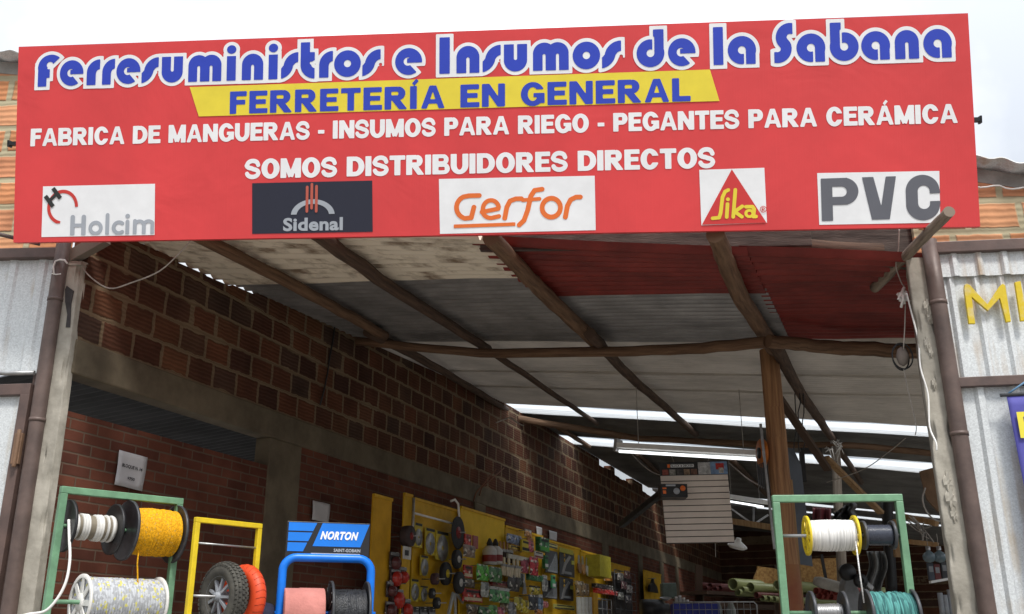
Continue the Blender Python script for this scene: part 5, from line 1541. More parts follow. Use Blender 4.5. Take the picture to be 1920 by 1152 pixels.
panel("tall narrow yellow plank standing between the blue rack and the goods", 699, 734, 929, .28, 0, mat("ochre_plank", (.62, .33, .010), .7, 0, var=.2, scale=3), ytop1=932)
panel("short yellow upright board at the left of the saw blades", 757, 772, 924, .16, 1.4)
panel("yellow board carrying the saw blade cards", 775, 862, 936, .08, 1.2, ytop1=955)
panel("brightest yellow board above the green bags", 863, 945, 953, .14, 1.2, mat("bright_pegboard", (.76, .48, .010), .6, 0, var=.12, scale=4), ytop1=970)
panel("yellow board behind the brushes and packets", 946, 1016, 984, .08, 1.2, ytop1=1006)
panel("yellow board behind the black tool cards", 1018, 1086, 1008, .10, 1.2, ytop1=1030)
panel("yellow board behind the handsaws", 1087, 1130, 1029, .08, 1.2, ytop1=1045)
panel("far yellow board beyond the column with wire racks", 1132, 1180, 1052, .08, 1.2, ytop1=1064)
panel("farthest yellow board with a dark tool hanging on it", 1206, 1238, 1068, .12, 1.2, ytop1=1078)

def col(c, name=None, rough=.45): return flat("goods_%02d%02d%02d" % tuple(int(99 * v) for v in c), c, rough, var=.18, scale=18)
RED, DRED, GRN, DGRN, YELL, WHT, GRY, BLK, ORG, PNK, BRN, CRM, BLU = (.42, .03, .02), (.22, .02, .02), (.07, .32, .05), (.03, .16, .06), (.55, .42, .02), (.55, .54, .52), (.26, .27, .28), (.025, .025, .028), (.55, .17, .02), (.45, .10, .14), (.24, .13, .07), (.60, .52, .36), (.18, .22, .34)
PRN = {}
def pcol(c, rough=.4):
    """printed packaging: patches of the base colour, paler and darker ink"""
    key = tuple(int(99 * v) for v in c)
    if key in PRN: return PRN[key]
    m = bpy.data.materials.new("printed_pack_%02d%02d%02d" % key)
    t, N, L = nodes_of(m)
    b = N["Principled BSDF"]; b.inputs["Roughness"].default_value = rough
    co = N.new("ShaderNodeTexCoord"); mp = N.new("ShaderNodeMapping"); mp.inputs["Scale"].default_value = (1, 1, 1.9)
    L.new(co.outputs["Object"], mp.inputs["Vector"])
    v = N.new("ShaderNodeTexVoronoi"); v.distance = 'CHEBYCHEV'; v.inputs["Scale"].default_value = 19; v.inputs["Randomness"].default_value = .8
    L.new(mp.outputs["Vector"], v.inputs["Vector"])
    se = N.new("ShaderNodeSeparateColor"); L.new(v.outputs["Color"], se.inputs[0])
    r = N.new("ShaderNodeValToRGB"); r.color_ramp.interpolation = 'CONSTANT'
    e = r.color_ramp.elements
    e[0].color = (*c, 1); e[1].position = .90; e[1].color = (.6, .57, .5, 1)
    for p, k in ((.42, .45), (.60, 1.5), (.78, .25)):
        q = e.new(p); q.color = (*[min(.8, x * k + (.06 if k > 1 else 0)) for x in c], 1)
    L.new(se.outputs[0], r.inputs["Fac"]); L.new(r.outputs["Color"], b.inputs["Base Color"])
    PRN[key] = m
    return m
def card(label, px, py, w, h, off, back=YELL, front=GRY, blade=True, cat="saw blade"):
    t, z, dt, dz = spot(px, py, w, h, off)
    o = thing("saw_blade_card", wp(t, off, z - dz / 2), label, cat, "packed goods on the display boards")
    mb = MB(); wbox(mb, t, off, z, dt, .008, dz); build("backing_card", mb, col(back), o)
    R = min(dt, dz) * .44
    rim = MB().lathe(wp(t, off + .006, z - dz * .08), ED, [(0, R * .2), (0, R), (.006, R), (.006, R * .2)], 30)
    for k in range(24):
        a = 2 * math.pi * k / 24
        d = WD * math.cos(a) + UP * math.sin(a)
        rim.box(wp(t, off + .008, z - dz * .08) + d * R, d * R * .05, ED * .002, (d.cross(ED)) * R * .06)
    build("blade", rim, M_STEEL if front == GRY else col(front), o)
    mb = MB(); wbox(mb, t, off + .006, z + dz * .44, dt * .8, .006, dz * .1); build("card_print", mb, M_BLACK, o)
def wheel(label, px, py, w, h, off, c=BLK, hub=WHT, thick=.05, name="grinding_wheel", cat="wheel"):
    t, z, dt, dz = spot(px, py, w, h, off)
    R = dz / 2
    o = thing(name, wp(t, off, z - R), label, cat, "wheels and discs on the display boards")
    build("disc", MB().lathe(wp(t, off, z), ED, [(0, .01), (0, R * .96), (thick * .2, R), (thick * .8, R), (thick, R * .96), (thick, .01)], 32), col(c, rough=.7), o)
    build("hub", MB().lathe(wp(t, off + thick, z), ED, [(0, R * .36), (.006, R * .36), (.006, R * .12), (.02, R * .1), (.02, 0)], 24), col(hub), o)
    build("peg", MB().tube([wp(t, 0.05, z), wp(t, off + thick + .09, z)], .006, 6), M_STEEL, o)
def packet(label, px, py, w, h, off, c, head=None, name="packet", cat="packet", bulge=.035, sides=0, tint=None):
    """hanging bag: bulging crinkled body under a folded header card"""
    t, z, dt, dz = spot(px, py, w, h, off)
    o = thing(name, wp(t, off, z - dz / 2), label, cat, "packed goods on the display boards")
    sd_ = random.random() * 9
    mb = MB()
    hh = dz * (.8 if head else 1.)
    for sgn in (1, -1):
        def fn(u, v):
            e = (math.sin(math.pi * u) * math.sin(math.pi * min(1, v * .9 + .02))) ** .5
            x = (u - .5) * dt * (1 + .06 * math.sin(v * 7 + sd_))
            return wp(t + x, off + sgn * bulge * e * (1 + .25 * math.sin(u * 17 + sd_) * math.sin(v * 13 + sd_)), z - dz / 2 + hh * v)
        mb.grid(fn, 10, 12)
    build("bag", mb, pcol(c), o)
    if head:
        mb = MB(); wbox(mb, t, off, z + dz * .4, dt * .96, .012, dz * .2); build("header_card", mb, col(head), o)
    build("peg", MB().tube([wp(t, .05, z + dz * .47), wp(t, off + .03, z + dz * .45)], .005, 6), M_STEEL, o)
def carton(label, px, py, w, h, off, c, band=None, depth=.06, name="carton", cat="box", text=False):
    t, z, dt, dz = spot(px, py, w, h, off)
    o = thing(name, wp(t, off, z - dz / 2), label, cat, "packed goods on the display boards")
    mb = MB(); wbox(mb, t, off, z, dt, depth, dz); build("box_body", mb, pcol(c) if w > 9 and name in ("carton", "tool_card") and "plain" not in label else col(c), o, bevel=.004)
    if band:
        mb = MB(); wbox(mb, t, off + depth / 2, z - dz * .28, dt * .9, .008, dz * .24); build("box_band", mb, col(band), o)
        mb = MB(); wbox(mb, t, off + depth / 2, z + dz * .3, dt * .7, .008, dz * .18); build("box_print", mb, M_BLACK, o)
def bottle(label, px, py, w, h, off, c, top=BLK):
    t, z, dt, dz = spot(px, py, w, h, off)
    R = dt * .42
    o = thing("bottle", wp(t, off, z - dz / 2), label, "bottle", "packed goods on the display boards")
    build("body", MB().lathe(wp(t, off, z - dz / 2), UP, [(0, 0), (0, R), (dz * .55, R), (dz * .7, R * .5), (dz * .72, .0)], 18), col(c, rough=.3), o)
    build("label_band", MB().lathe(wp(t, off, z - dz * .4), UP, [(0, R * 1.02), (dz * .25, R * 1.02)], 18), col(DRED), o)
    build("nozzle", MB().lathe(wp(t, off, z + dz * .2), UP, [(0, R * .4), (dz * .1, R * .45), (dz * .28, R * .16), (dz * .3, 0)], 14), col(top), o)
def brush(label, px, py, w, h, off, handle=BRN, bristle=CRM):
    t, z, dt, dz = spot(px, py, w, h, off)
    o = thing("paint_brush", wp(t, off, z - dz / 2), label, "brush", "brushes and saws on the display boards")
    mb = MB().bar(wp(t, off, z + dz * .5), wp(t, off, z + dz * .12), dt * .3, .02, ED); build("handle", mb, col(handle), o, bevel=.004)
    mb = MB(); wbox(mb, t, off, z + dz * .06, dt * .85, .03, dz * .14); build("ferrule", mb, M_STEEL, o)
    mb = MB()
    for k in range(9):
        x = (k - 4) / 9 * dt * .85
        mb.bar(wp(t + x, off + random.uniform(-.01, .01), z), wp(t + x * 1.25, off + random.uniform(-.02, .02), z - dz * .5), dt * .09, .02, ED)
    build("bristles", mb, col(bristle, rough=.9), o)
def handsaw(label, px, py, w, h, off, handle=BRN):
    t, z, dt, dz = spot(px, py, w, h, off)
    o = thing("hand_saw", wp(t, off, z - dz / 2), label, "saw", "brushes and saws on the display boards")
    q = lambda x, y: wp(t + dt * x, off, z + dz * y)
    build("blade", MB().poly([q(-.12, .5), q(.2, .48), q(.34, .0), q(-.22, .0)], ED * .004), M_STEEL, o)
    build("handle", MB().poly([q(-.4, .02), q(.4, .06), q(.45, -.2), q(.3, -.5), q(-.05, -.5), q(-.34, -.3)], ED * .022), col(handle), o, bevel=.004)
def cluster(label, px, py, w, h, off, c1_, c2_, name, cat, n=5):
    """clutch of round pouches hanging together as one blister card"""
    t, z, dt, dz = spot(px, py, w, h, off)
    o = thing(name, wp(t, off, z - dz / 2), label, cat, "packed goods on the display boards")
    mb = MB(); wbox(mb, t, off - .02, z, dt, .01, dz); build("blister_card", mb, pcol((.05, .035, .035)), o)
    mb = MB().lathe(wp(t, off, z - dz * .12), ED, [(-.01, dt * .36), (.03, dt * .33), (.05, dt * .2), (.055, 0)], 18); build("blister", mb, col(c2_, rough=.2), o)
    mb = MB(); wbox(mb, t, off - .01, z + dz * .38, dt * .9, .012, dz * .16); build("card_print", mb, col(GRY), o)

# row of saw blade cards
card("first saw blade card from the left, half hidden by the white rod frame", 784, 1004, 15, 46, .14)
card("second saw blade card from the left in the upper row", 806, 1016, 19, 50, .15)
card("third and largest saw blade card, beside the big black disc", 829, 1024, 25, 54, .16)
card("small saw blade card alone in the middle row", 795, 1061, 15, 38, .14)
card("saw blade card at the far left of the lower row", 777, 1107, 15, 42, .14)
card("small square saw blade card in the lower row", 794, 1113, 16, 28, .14)
wheel("biggest plain black cutting disc beside the saw blade cards", 858, 999, 28, 62, .24, BLK, DRED, .012, "cutting_disc", "disc")
wheel("black grinding wheel with white and red hub under the big disc", 853, 1049, 18, 36, .24, BLK, WHT, .05)
wheel("thick dark wheel with a yellow hub left of the white-ringed wheel", 832, 1076, 28, 44, .20, BLK, YELL, .05)
wheel("thick black wheel with a broad white ring on its hub", 857, 1093, 26, 42, .28, BLK, WHT, .05)
wheel("small purplish-brown wheel left of the thick black wheels", 811, 1086, 16, 22, .22, (.08, .04, .045), BRN, .06)
wheel("small black roller wheel low on the saw blade board", 815, 1131, 14, 22, .2, BLK, GRY, .05)
wheel("tiny grey-hubbed wheel just above the small black roller", 807, 1113, 9, 20, .2, BLK, GRY, .04)
t0, z0 = wall_tz(775, 962, .2); t1, z1 = wall_tz(850, 976, .2)
ro = thing("hanging_rail", wp(t0, .2, z0), "white rod and hooked tube frame above the saw blade cards", "rail")
build("rod", MB().tube([wp(t0, .2, z0), wp(t1, .2, z0 - .005)], .012, 8), M_WHITE, ro)
th_, zh_ = wall_tz(859, 950, .24)
build("hooked_tube", MB().tube([wp(th_ - .12, .2, zh_ + .05), wp(th_ - .05, .22, zh_ + .075), wp(th_, .24, zh_ + .03), wp(th_ + .01, .25, zh_ - .12)], .014, 8), M_WHITE, ro)
build("side_post", MB().tube([wp(t0, .2, z0 + .16), wp(t0, .2, z0 - .35)], .014, 8), M_STEEL, ro)
# dark packs at the left of the boards
wheel("dark round face shield hanging left of the saw blade cards", 757, 1006, 30, 40, .34, (.05, .035, .035), DRED, .09, "face_shield", "shield")
for k, (x, y, w, h, lab) in enumerate([(742, 1052, 16, 34, "dark red-backed blister pack under the face shield"), (744, 1082, 18, 30, "dark blister pack with a red ball at the middle left"), (757, 1079, 14, 32, "blister pack with a red ball right of its twin"), (748, 1122, 20, 34, "low blister pack with a bright red ball"), (764, 1140, 15, 34, "lowest blister pack with a red ball beside the board edge"), (735, 1105, 14, 30, "plain dark blister pack beside the ochre plank"), (734, 1142, 16, 28, "black blister pack at the bottom beside the ochre plank")]):
    cluster(lab, x, y, w, h, .34, BLK, RED if k in (1, 2, 3, 4) else DGRN if False else (.10, .03, .03), "blister_pack", "blister pack")
carton("small white notice card with a black picture left of the saw blades", 763, 1037, 15, 24, .42, WHT, None, .01, "notice_card", "card")
t, z, dt, dz = spot(763, 1037, 6, 10, .43)
mb = MB(); wbox(mb, t, .43, z, dt, .006, dz); tag(build("dark_print", mb, M_BLACK), "tiny black picture stuck on the white notice card", "print")
for k, (x, w) in enumerate(((775, 12), (790, 14), (806, 12))):
    carton("%s of three black boxes at the foot of the saw blade board" % ("left", "middle", "right")[k], x, 1146, w, 16, .18, BLK, GRY, .06)
# white angle brackets
ta, za = wall_tz(850, 1112, .22)
br = thing("angle_bracket", wp(ta, .22, za - .25), "pale grey A-shaped bracket below the black wheels", "bracket")
q = lambda x, y: wp(*[(lambda tz: (tz[0], .22, tz[1]))(wall_tz(x, y, .22))][0])
build("arm", MB().bar(q(850, 1112), q(840, 1156), .05, .02, ED), col((.42, .44, .44)), br)
build("arm", MB().bar(q(853, 1112), q(854, 1158), .03, .02, ED), col((.42, .44, .44)), br)
build("arm", MB().bar(q(855, 1113), q(868, 1130), .03, .02, ED), col((.30, .31, .31)), br)
# red cards column
carton("red hanging card at the top beside the big black disc", 877, 1013, 12, 22, .26, RED, None, .02, "tool_card", "card")
carton("pinkish red card half behind the top red card", 891, 1017, 9, 24, .26, (.36, .10, .10), None, .02, "tool_card", "card")
packet("clear crinkled packet under the two top red cards", 880, 1034, 22, 22, .28, (.24, .17, .13), None)
carton("red card with cream lettering in the middle of the red column", 877, 1072, 16, 24, .26, RED, CRM, .02, "tool_card", "card")
carton("widest red card with a row of cream bits at the bottom", 886, 1117, 36, 24, .27, RED, CRM, .02, "tool_card", "card")
packet("small dark brown packet under the widest red card", 888, 1143, 26, 18, .25, (.10, .07, .04), None)
packet("dark olive packet right under the middle red card", 880, 1094, 20, 16, .25, (.09, .07, .05), None)
# bottles, brushes, bags
bottle("white bottle with black nozzle, left of the pair", 918, 1034, 12, 50, .26, WHT)
bottle("white bottle with black nozzle, right of the pair", 929, 1034, 12, 48, .27, WHT)
for k in range(4):
    brush("%s of four wooden-handled brushes in a row" % ("leftmost", "second", "third", "rightmost")[k], 938 + 6.5 * k, 1034 + k, 7, 38, .22, (.36, .19, .09), (.08, .06, .05))
for k, (x, y) in enumerate(((945, 1062), (954, 1064), (963, 1065), (970, 1066))):
    brush("%s of four cream bristle brushes under the wooden ones" % ("leftmost", "second", "third", "rightmost")[k], x, y, 11, 34, .28 + .02 * (k % 2), CRM, (.66, .58, .44))
packet("bright green packet, left of the upper green pair", 905, 1074, 23, 30, .30, (.10, .42, .05), None)
packet("dull green packet, right of the upper green pair", 929, 1078, 24, 28, .30, (.07, .20, .07), None)
packet("silvery white packet under the bright green one", 909, 1106, 14, 28, .30, (.36, .38, .36), None)
packet("green and white packet, left of the lower green pair", 927, 1114, 18, 28, .32, (.07, .26, .09), WHT)
packet("green and white packet, right of the lower green pair", 945, 1117, 20, 28, .34, (.10, .34, .10), WHT)
packet("low dark green packet at the bottom edge", 908, 1148, 20, 20, .3, (.04, .14, .05), None)
packet("low leaf green packet at the bottom edge", 924, 1146, 16, 22, .32, (.10, .30, .07), None)
packet("low pinkish packet right of the green ones at the bottom", 939, 1148, 12, 18, .32, PNK, None)
carton("long red box lying above the lower green pair", 935, 1096, 30, 13, .24, DRED, BRN, .06)
packet("blue-grey packet at the top of the brush board", 960, 1011, 20, 17, .24, BLU, None)
packet("second blue-grey packet behind the first one", 971, 1014, 14, 18, .22, (.22, .27, .38), None)
carton("yellow measuring tape card with a black mark", 984, 1024, 14, 22, .28, YELL, BLK, .03, "tape_card", "card")
carton("yellow strip of small packs under the blue-grey packets", 965, 1029, 24, 10, .22, (.50, .36, .05), BRN, .03)
packet("pink packet beside the yellow tape card", 994, 1022, 12, 26, .28, PNK, (.40, .16, .05))
packet("orange and white packet at the top by the white papers", 990, 1001, 12, 14, .24, (.45, .22, .08), WHT)
carton("pale rod of white fittings below the tape card", 974, 1047, 44, 8, .28, (.52, .50, .42), None, .03, "fitting_strip", "strip")
packet("dark packet between the cream brushes and the spatula", 963, 1094, 22, 30, .28, (.05, .045, .045), None)
packet("dark green-black packet beside the dark one", 976, 1088, 12, 26, .26, (.06, .07, .06), None)
t, z, dt, dz = spot(983, 1096, 8, 38, .3)
sp_ = thing("spatula", wp(t, .3, z - dz / 2), "long silvery spatula hanging in the middle of the goods", "spatula")
build("blade", MB().poly([wp(t - dt * .5, .3, z - dz * .5), wp(t + dt * .5, .3, z - dz * .45), wp(t + dt * .2, .3, z + dz * .1), wp(t - dt * .2, .3, z + dz * .1)], ED * .006), M_STEEL, sp_)
build("handle", MB().bar(wp(t, .3, z + dz * .1), wp(t, .3, z + dz * .5), .02, .02), M_STEEL, sp_)
packet("crimson packet left of the red scissors", 984, 1062, 14, 26, .28, (.34, .05, .08), None)
packet("bright red pair of gloves hanging by the black tool cards", 1001, 1062, 15, 34, .32, (.50, .03, .05), None, "glove_pair", "gloves")
carton("white hanging tag above the red gloves", 1010, 1041, 16, 12, .32, (.48, .46, .42), DRED, .01, "price_tag", "tag")
carton("green box at the top left of the black tool cards", 1017, 1022, 17, 26, .26, DGRN, GRN, .08)
carton("lower green box under the red gloves", 1003, 1084, 26, 11, .28, DGRN, None, .06)
carton("narrow green box left of the first black tool card", 1022, 1054, 6, 24, .26, DGRN, WHT, .05)
packet("grey-white trowel pouch under the red gloves", 1021, 1094, 9, 30, .30, (.34, .34, .33), WHT)
carton("green and white tube card between the trowel and lower tool card", 1037, 1091, 6, 24, .26, (.07, .30, .14), WHT, .03)
packet("yellow-black packet low by the bristles", 972, 1132, 16, 24, .32, (.42, .36, .03), None)
packet("yellow packet second from the left at the bottom", 984, 1138, 14, 24, .33, YELL, None)
packet("yellow packet under the lower green box", 1003, 1107, 20, 16, .30, (.46, .36, .03), BLK)
packet("dark blue-black packet low in the middle", 1000, 1130, 18, 28, .30, (.05, .055, .07), None)
packet("pale blue spray packet low in the middle", 1013, 1130, 8, 30, .30, (.18, .26, .38), WHT)
packet("small pink packet below the lower black tool card", 1022, 1134, 10, 12, .30, (.50, .14, .14), None)
packet("orange packet at the bottom edge in the middle", 1010, 1148, 14, 10, .30, ORG, None)
packet("brown low packet at the bottom edge under the bristles", 945, 1138, 14, 20, .3, (.16, .11, .05), None)
packet("grey cone-like packet at the bottom edge", 960, 1142, 14, 26, .3, (.24, .24, .25), None)
def toolcard(label, px, py, w, h, off, orange):
    t, z, dt, dz = spot(px, py, w, h, off)
    o = thing("tool_card", wp(t, off, z - dz / 2), label, "tool card", "packed goods on the display boards")
    mb = MB(); wbox(mb, t, off, z, dt, .012, dz); build("backing_card", mb, col((.045, .047, .052)), o)
    q = lambda x, y: wp(t + dt * x, off + .008, z + dz * y)
    if orange:
        build("tool_blade", MB().poly([q(-.42, -.45), q(-.3, -.45), q(-.1, -.05), q(.25, .32), q(.1, .36), q(-.25, .02)], ED * .008), M_STEEL, o)
        for yy in (.12, .34): build("price_spot", MB().lathe(q(-.2, yy), ED, [(0, .03), (.006, .03), (.006, 0)], 14), col((.50, .30, .03)), o)
        mb = MB(); wbox(mb, t - dt * .0, off + .012, z - dz * .36, dt * .5, .01, dz * .1); build("card_print", mb, col(GRY), o)
        mb = MB(); wbox(mb, t + dt * .36, off + .012, z + dz * .1, dt * .2, .01, dz * .16); build("card_sticker", mb, col((.40, .40, .08)), o)
    else:
        build("tool_blade", MB().poly([q(-.4, -.46), q(.44, -.46), q(.44, .1), q(.3, .42), q(.1, .1)], ED * .008), col((.16, .17, .18), rough=.3), o)
        mb = MB(); wbox(mb, t, off + .014, z - dz * .42, dt * .8, .01, dz * .06); build("card_print", mb, col(GRY), o)
toolcard("black tool card with a grey blade, upper left of four", 1034, 1054, 22, 42, .2, False)
toolcard("black tool card with orange spots, upper right of four", 1063, 1058, 27, 46, .18, True)
toolcard("black tool card with a grey blade, lower left of four", 1031, 1106, 26, 34, .2, False)
toolcard("black tool card with orange spots, lower right of four", 1062, 1105, 25, 42, .18, True)
carton("cream header card with black stamps above the left tool cards", 1036, 1024, 18, 9, .2, (.42, .38, .16), BLK, .01, "header_card", "card")
carton("yellow-green header card above the right tool cards", 1062, 1034, 26, 9, .2, (.36, .33, .05), None, .01, "header_card", "card")
carton("yellow header card with two black stamps below the tool cards", 1058, 1139, 40, 9, .2, (.42, .38, .10), BLK, .01, "header_card", "card")
for k, (x, y, c) in enumerate(((1085, 1058, BRN), (1092, 1060, (.45, .22, .08)), (1100, 1063, (.5, .48, .46)), (1107, 1066, (.52, .40, .28)))):
    handsaw("%s of four handsaws on the far yellow board" % ("leftmost", "second", "third", "rightmost")[k], x, y, 8, 34, .2, c)
carton("plain pale yellow box sticking out of the far yellow board", 1122, 1063, 21, 40, .3, (.42, .36, .03), None, .25)
packet("torn brown paper bag under the handsaws", 1087, 1104, 15, 28, .3, (.36, .24, .11), None)
packet("smaller brown paper bag beside the torn one", 1098, 1106, 12, 22, .3, (.26, .17, .09), None)
carton("row of bright red packs, left part, below the pale yellow box", 1125, 1109, 18, 9, .3, (.60, .03, .02), None, .08)
carton("row of bright red packs, right part, below the pale yellow box", 1145, 1112, 22, 8, .3, (.50, .03, .03), None, .08)
carton("dark flat box lying above the red packs", 1132, 1101, 34, 8, .26, (.06, .055, .055), None, .1)
carton("orange box on the far wall past the pale yellow box", 1146, 1086, 17, 10, .24, (.40, .16, .02), None, .1)
for k in range(4):
    carton("%s of four pale upright rods by the orange post" % ("leftmost", "second", "third", "rightmost")[k], 1085 + 7 * k, 1137, 5, 34, .5, (.40, .39, .36), None, .03, "rod", "rod")
carton("upright orange-yellow post beside the pale rods", 1114, 1133, 8, 42, .5, (.50, .26, .02), None, .06, "rack_post", "post")
def wirerack(label, x0, y0_, x1, y1_, off, nx, ny, m=M_STEEL, fill=None):
    ta, za = wall_tz(x0, y0_, off); tb, zb = wall_tz(x1, y0_, off); _, zc = wall_tz(x0, y1_, off)
    o = thing("wire_rack", wp((ta + tb) / 2, off, zc), label, "wire rack", "wire racks among the goods")
    mb = MB()
    for i in range(nx + 1): mb.tube([wp(ta + (tb - ta) * i / nx, off, za), wp(ta + (tb - ta) * i / nx, off, zc)], .008, 6)
    for j in range(ny + 1): mb.tube([wp(ta, off, za + (zc - za) * j / ny), wp(tb, off, za + (zc - za) * j / ny)], .008, 6)
    build("grid", mb, m, o)
    if fill:
        mb = MB(); wbox(mb, (ta + tb) / 2, off - .1, (za + zc) / 2, (tb - ta) * .9, .1, abs(za - zc) * .9); build("backing", mb, col(fill), o)
wirerack("grey wire rack right of the orange-yellow post", 1120, 1122, 1146, 1160, .5, 3, 2, fill=(.06, .06, .065))
wirerack("dark wire rack of small goods before the grey column", 1152, 1068, 1190, 1160, .35, 4, 5, M_DGREY, (.05, .045, .045))
for k, (x, y, c, lab) in enumerate([(1163, 1082, (.2, .18, .17), "greyish"), (1176, 1078, (.16, .05, .05), "dull red"), (1170, 1098, (.14, .05, .06), "wine red"), (1180, 1105, (.28, .26, .26), "pale grey"), (1164, 1118, (.12, .12, .11), "dark grey"), (1178, 1124, (.08, .07, .09), "blackish")]):
    packet("%s packet hanging in the dark wire rack" % lab, x, y, 11, 14, .42, c, None)
# dark hanging tool on the farthest board
t, z, dt, dz = spot(1223, 1098, 16, 26, .22)
ht = thing("hanging_tools", wp(t, .22, z - dz / 2), "dark pointed bundle of tools on the farthest yellow board", "tools")
build("bundle", MB().poly([wp(t - dt * .5, .2, z - dz * .5), wp(t + dt * .5, .2, z - dz * .5), wp(t + dt * .35, .2, z), wp(t + dt * .1, .2, z + dz * .2), wp(t, .2, z + dz * .5), wp(t - dt * .15, .2, z + dz * .15), wp(t - dt * .4, .2, z - dz * .05)], ED * .06), M_BLACK, ht, bevel=.01)
build("peg", MB().tube([wp(t, .1, z + dz * .5), wp(t, .3, z + dz * .5)], .008, 6), M_STEEL, ht)
# papers on the wall
def paper(label, px, py, w, h, lines=None, off=.03, tilt=0.):
    t, z, dt, dz = spot(px, py, w, h, off)
    o = thing("paper_notice", wp(t, off, z - dz / 2), label, "paper notice", "papers taped to the left wall")
    c, s_ = math.cos(tilt), math.sin(tilt)
    def fn(u, v):
        x, y = (u - .5) * dt, (v - .5) * dz
        return wp(t + x * c - y * s_, off + .004 * math.sin(u * 5 + v * 4), z + x * s_ + y * c)
    build("sheet", MB().grid(fn, 6, 6), M_PAPER, o, solid=.002)
    for k, (yy, txt, hh) in enumerate(lines or []):
        f = font_mb(txt, -dt * .36 if len(txt) > 4 else -dt * .12, dt * .36 if len(txt) > 4 else dt * .14, yy * dz, hh * dz, bold=.03)
        for i, v in enumerate(f.v): f.v[i] = wp(t + v.x * c - v.y * s_, off + .007, z + v.x * s_ + v.y * c)
        build("lettering", f, M_INK, o)
paper("white paper notice taped to the bricks above the green stand", 246, 883, 54, 66, [(.05, "BLOQUE N. 14", .10), (-.28, "$750", .09)], .03, -.03)
paper("small grey paper notice on the bricks above the blue rack", 602, 960, 32, 36, None, .03)
paper("narrow white paper on the wall left of the other far paper", 1011, 997, 10, 17)
paper("square white paper on the wall above the black tool cards", 1037, 1005, 14, 17)
# rebar stubs and crack on the beam
tr_, zr_ = wall_tz(900, 935, .05)
for k, (a, b) in enumerate((((892, 925), (930, 880)), ((903, 915), (945, 878)))):
    (t0, z0), (t1, z1) = wall_tz(*a, .06), wall_tz(*b, .2)
    tag(build("rebar_stub", MB().tube([wp(t0, .03, z0 - .1), wp(t0, .06, z0), wp(t1, .2, z1)], .009, 6), mat("rusty_rebar", (.20, .085, .05), .8)), "%s rusty bent rebar sticking out of the concrete beam" % ("left", "right")[k], "rebar")
for a, b, lab in (((700, 610), (560, 770), "dark crack-like wire running down the block wall"),):
    pts = [wp(wall_tz(620 + dx, y, .02)[0], .02, wall_tz(620 + dx, y, .02)[1]) for dx, y in ((8, 610), (4, 640), (-2, 670), (-6, 700), (-12, 730), (-20, 760))]
    tag(build("hanging_wire", MB().tube(pts, .008, 5), M_BLACK), lab, "wire")

# ================================================================== STOCK AT THE BACK
def box3(mb, c, dx, dy, dz): return mb.box(c, Vector((dx / 2, 0, 0)), Vector((0, dy / 2, 0)), Vector((0, 0, dz / 2)))
# green-yellow pvc pipes heading away to the right
M_PVC = mat("olive_pvc_pipe", (.22, .24, .095), .4, 0, var=.15, scale=6); M_PVCR = mat("dark_red_pipe", (.13, .025, .02), .5, 0, var=.3)
PD = Vector((.74, .67, 0)).normalized()
def pvc_pipe(label, px, py, rp, Y, m, L=3., group="plastic pipes stacked at the back"):
    q = atY(px, py, Y); r = rp * (Y / .93) / F
    o = thing("plastic_pipe", q - UP * r, label, "pipe", group)
    mb = MB().lathe(q, PD, [(L, r), (0, r), (0, r * .86), (L, r * .86)], 22)
    build("pipe_wall", mb, m, o)
    return o
for k, (x, y, r, lab) in enumerate([(1374, 1096, 10, "widest olive plastic pipe at the left of the stack"), (1407, 1102, 8.5, "second widest olive pipe, right of the widest"), (1391, 1106, 5.5, "thin olive pipe between the two widest ones"), (1383, 1111, 6, "olive pipe just under the widest one"),
    (1429, 1122, 5, "first of the lower row of thin olive pipes"), (1440, 1123, 5, "middle of the lower row of thin olive pipes"), (1451, 1124, 5, "last of the lower row of thin olive pipes"), (1418, 1116, 5, "brownish thin pipe above the lower row of pipes"), (1458, 1098, 9, "olive pipe end partly hidden by the green stand")]):
    pvc_pipe(lab, x, y, r, 14.2, M_PVC if k != 7 else M_PVCR)
for k, (x, y) in enumerate([(1314, 1098), (1322, 1104), (1331, 1099), (1340, 1106), (1305, 1106), (1350, 1104), (1332, 1110)]):
    pvc_pipe("%s dark red pipe end in the shadowy stack left of the olive pipes" % ("first", "second", "third", "fourth", "lowest left", "rightmost", "lowest middle")[k], x, y, 5, 16.5, M_PVCR)
sh = thing("pipe_rack", atY(1400, 1150, 14.5), "dark timber rack carrying the plastic pipes", "rack")
for i, (y, Y) in enumerate(((1112, 15.2), (1134, 15.0))): build("shelf", MB().bar(atY(1300, y, Y), atY(1300, y, Y) + PD * 4.4, .5, .05), M_WOODDARK, sh)
for x in (1310, 1460): build("upright", MB().bar(atY(x, 1152, 15.4), atY(x, 1060, 15.4), .1, .1, Vector((0, 1, 0))), M_WOODDARK, sh)
M_OSB = mat("chip_board", (.50, .29, .10), .8, 0, col2=(.28, .14, .045), scale=26, bump=.3, detail=2)
tag(build("chip_board", MB().poly([atY(*p, 14.6) for p in ((1414, 1084), (1421, 1066), (1420, 1062), (1452, 1066), (1468, 1072), (1468, 1106), (1430, 1098), (1412, 1096))], Vector((0, .06, 0))), M_OSB), "ragged orange chipboard piece lying on the pipes", "board")
tag(build("chip_board", MB().poly([atY(*p, 14.8) for p in ((1498, 1049), (1582, 1046), (1584, 1106), (1498, 1108))], Vector((0, .04, 0))), M_OSB), "large orange chipboard panel behind the white cord spool", "board")
tag(build("metal_bar", MB().bar(atY(1540, 1040, 13.5), atY(1552, 1104, 13.5), .035, .035, Vector((0, 1, 0))), M_BLACK), "black upright bar in front of the large chipboard panel", "bar")
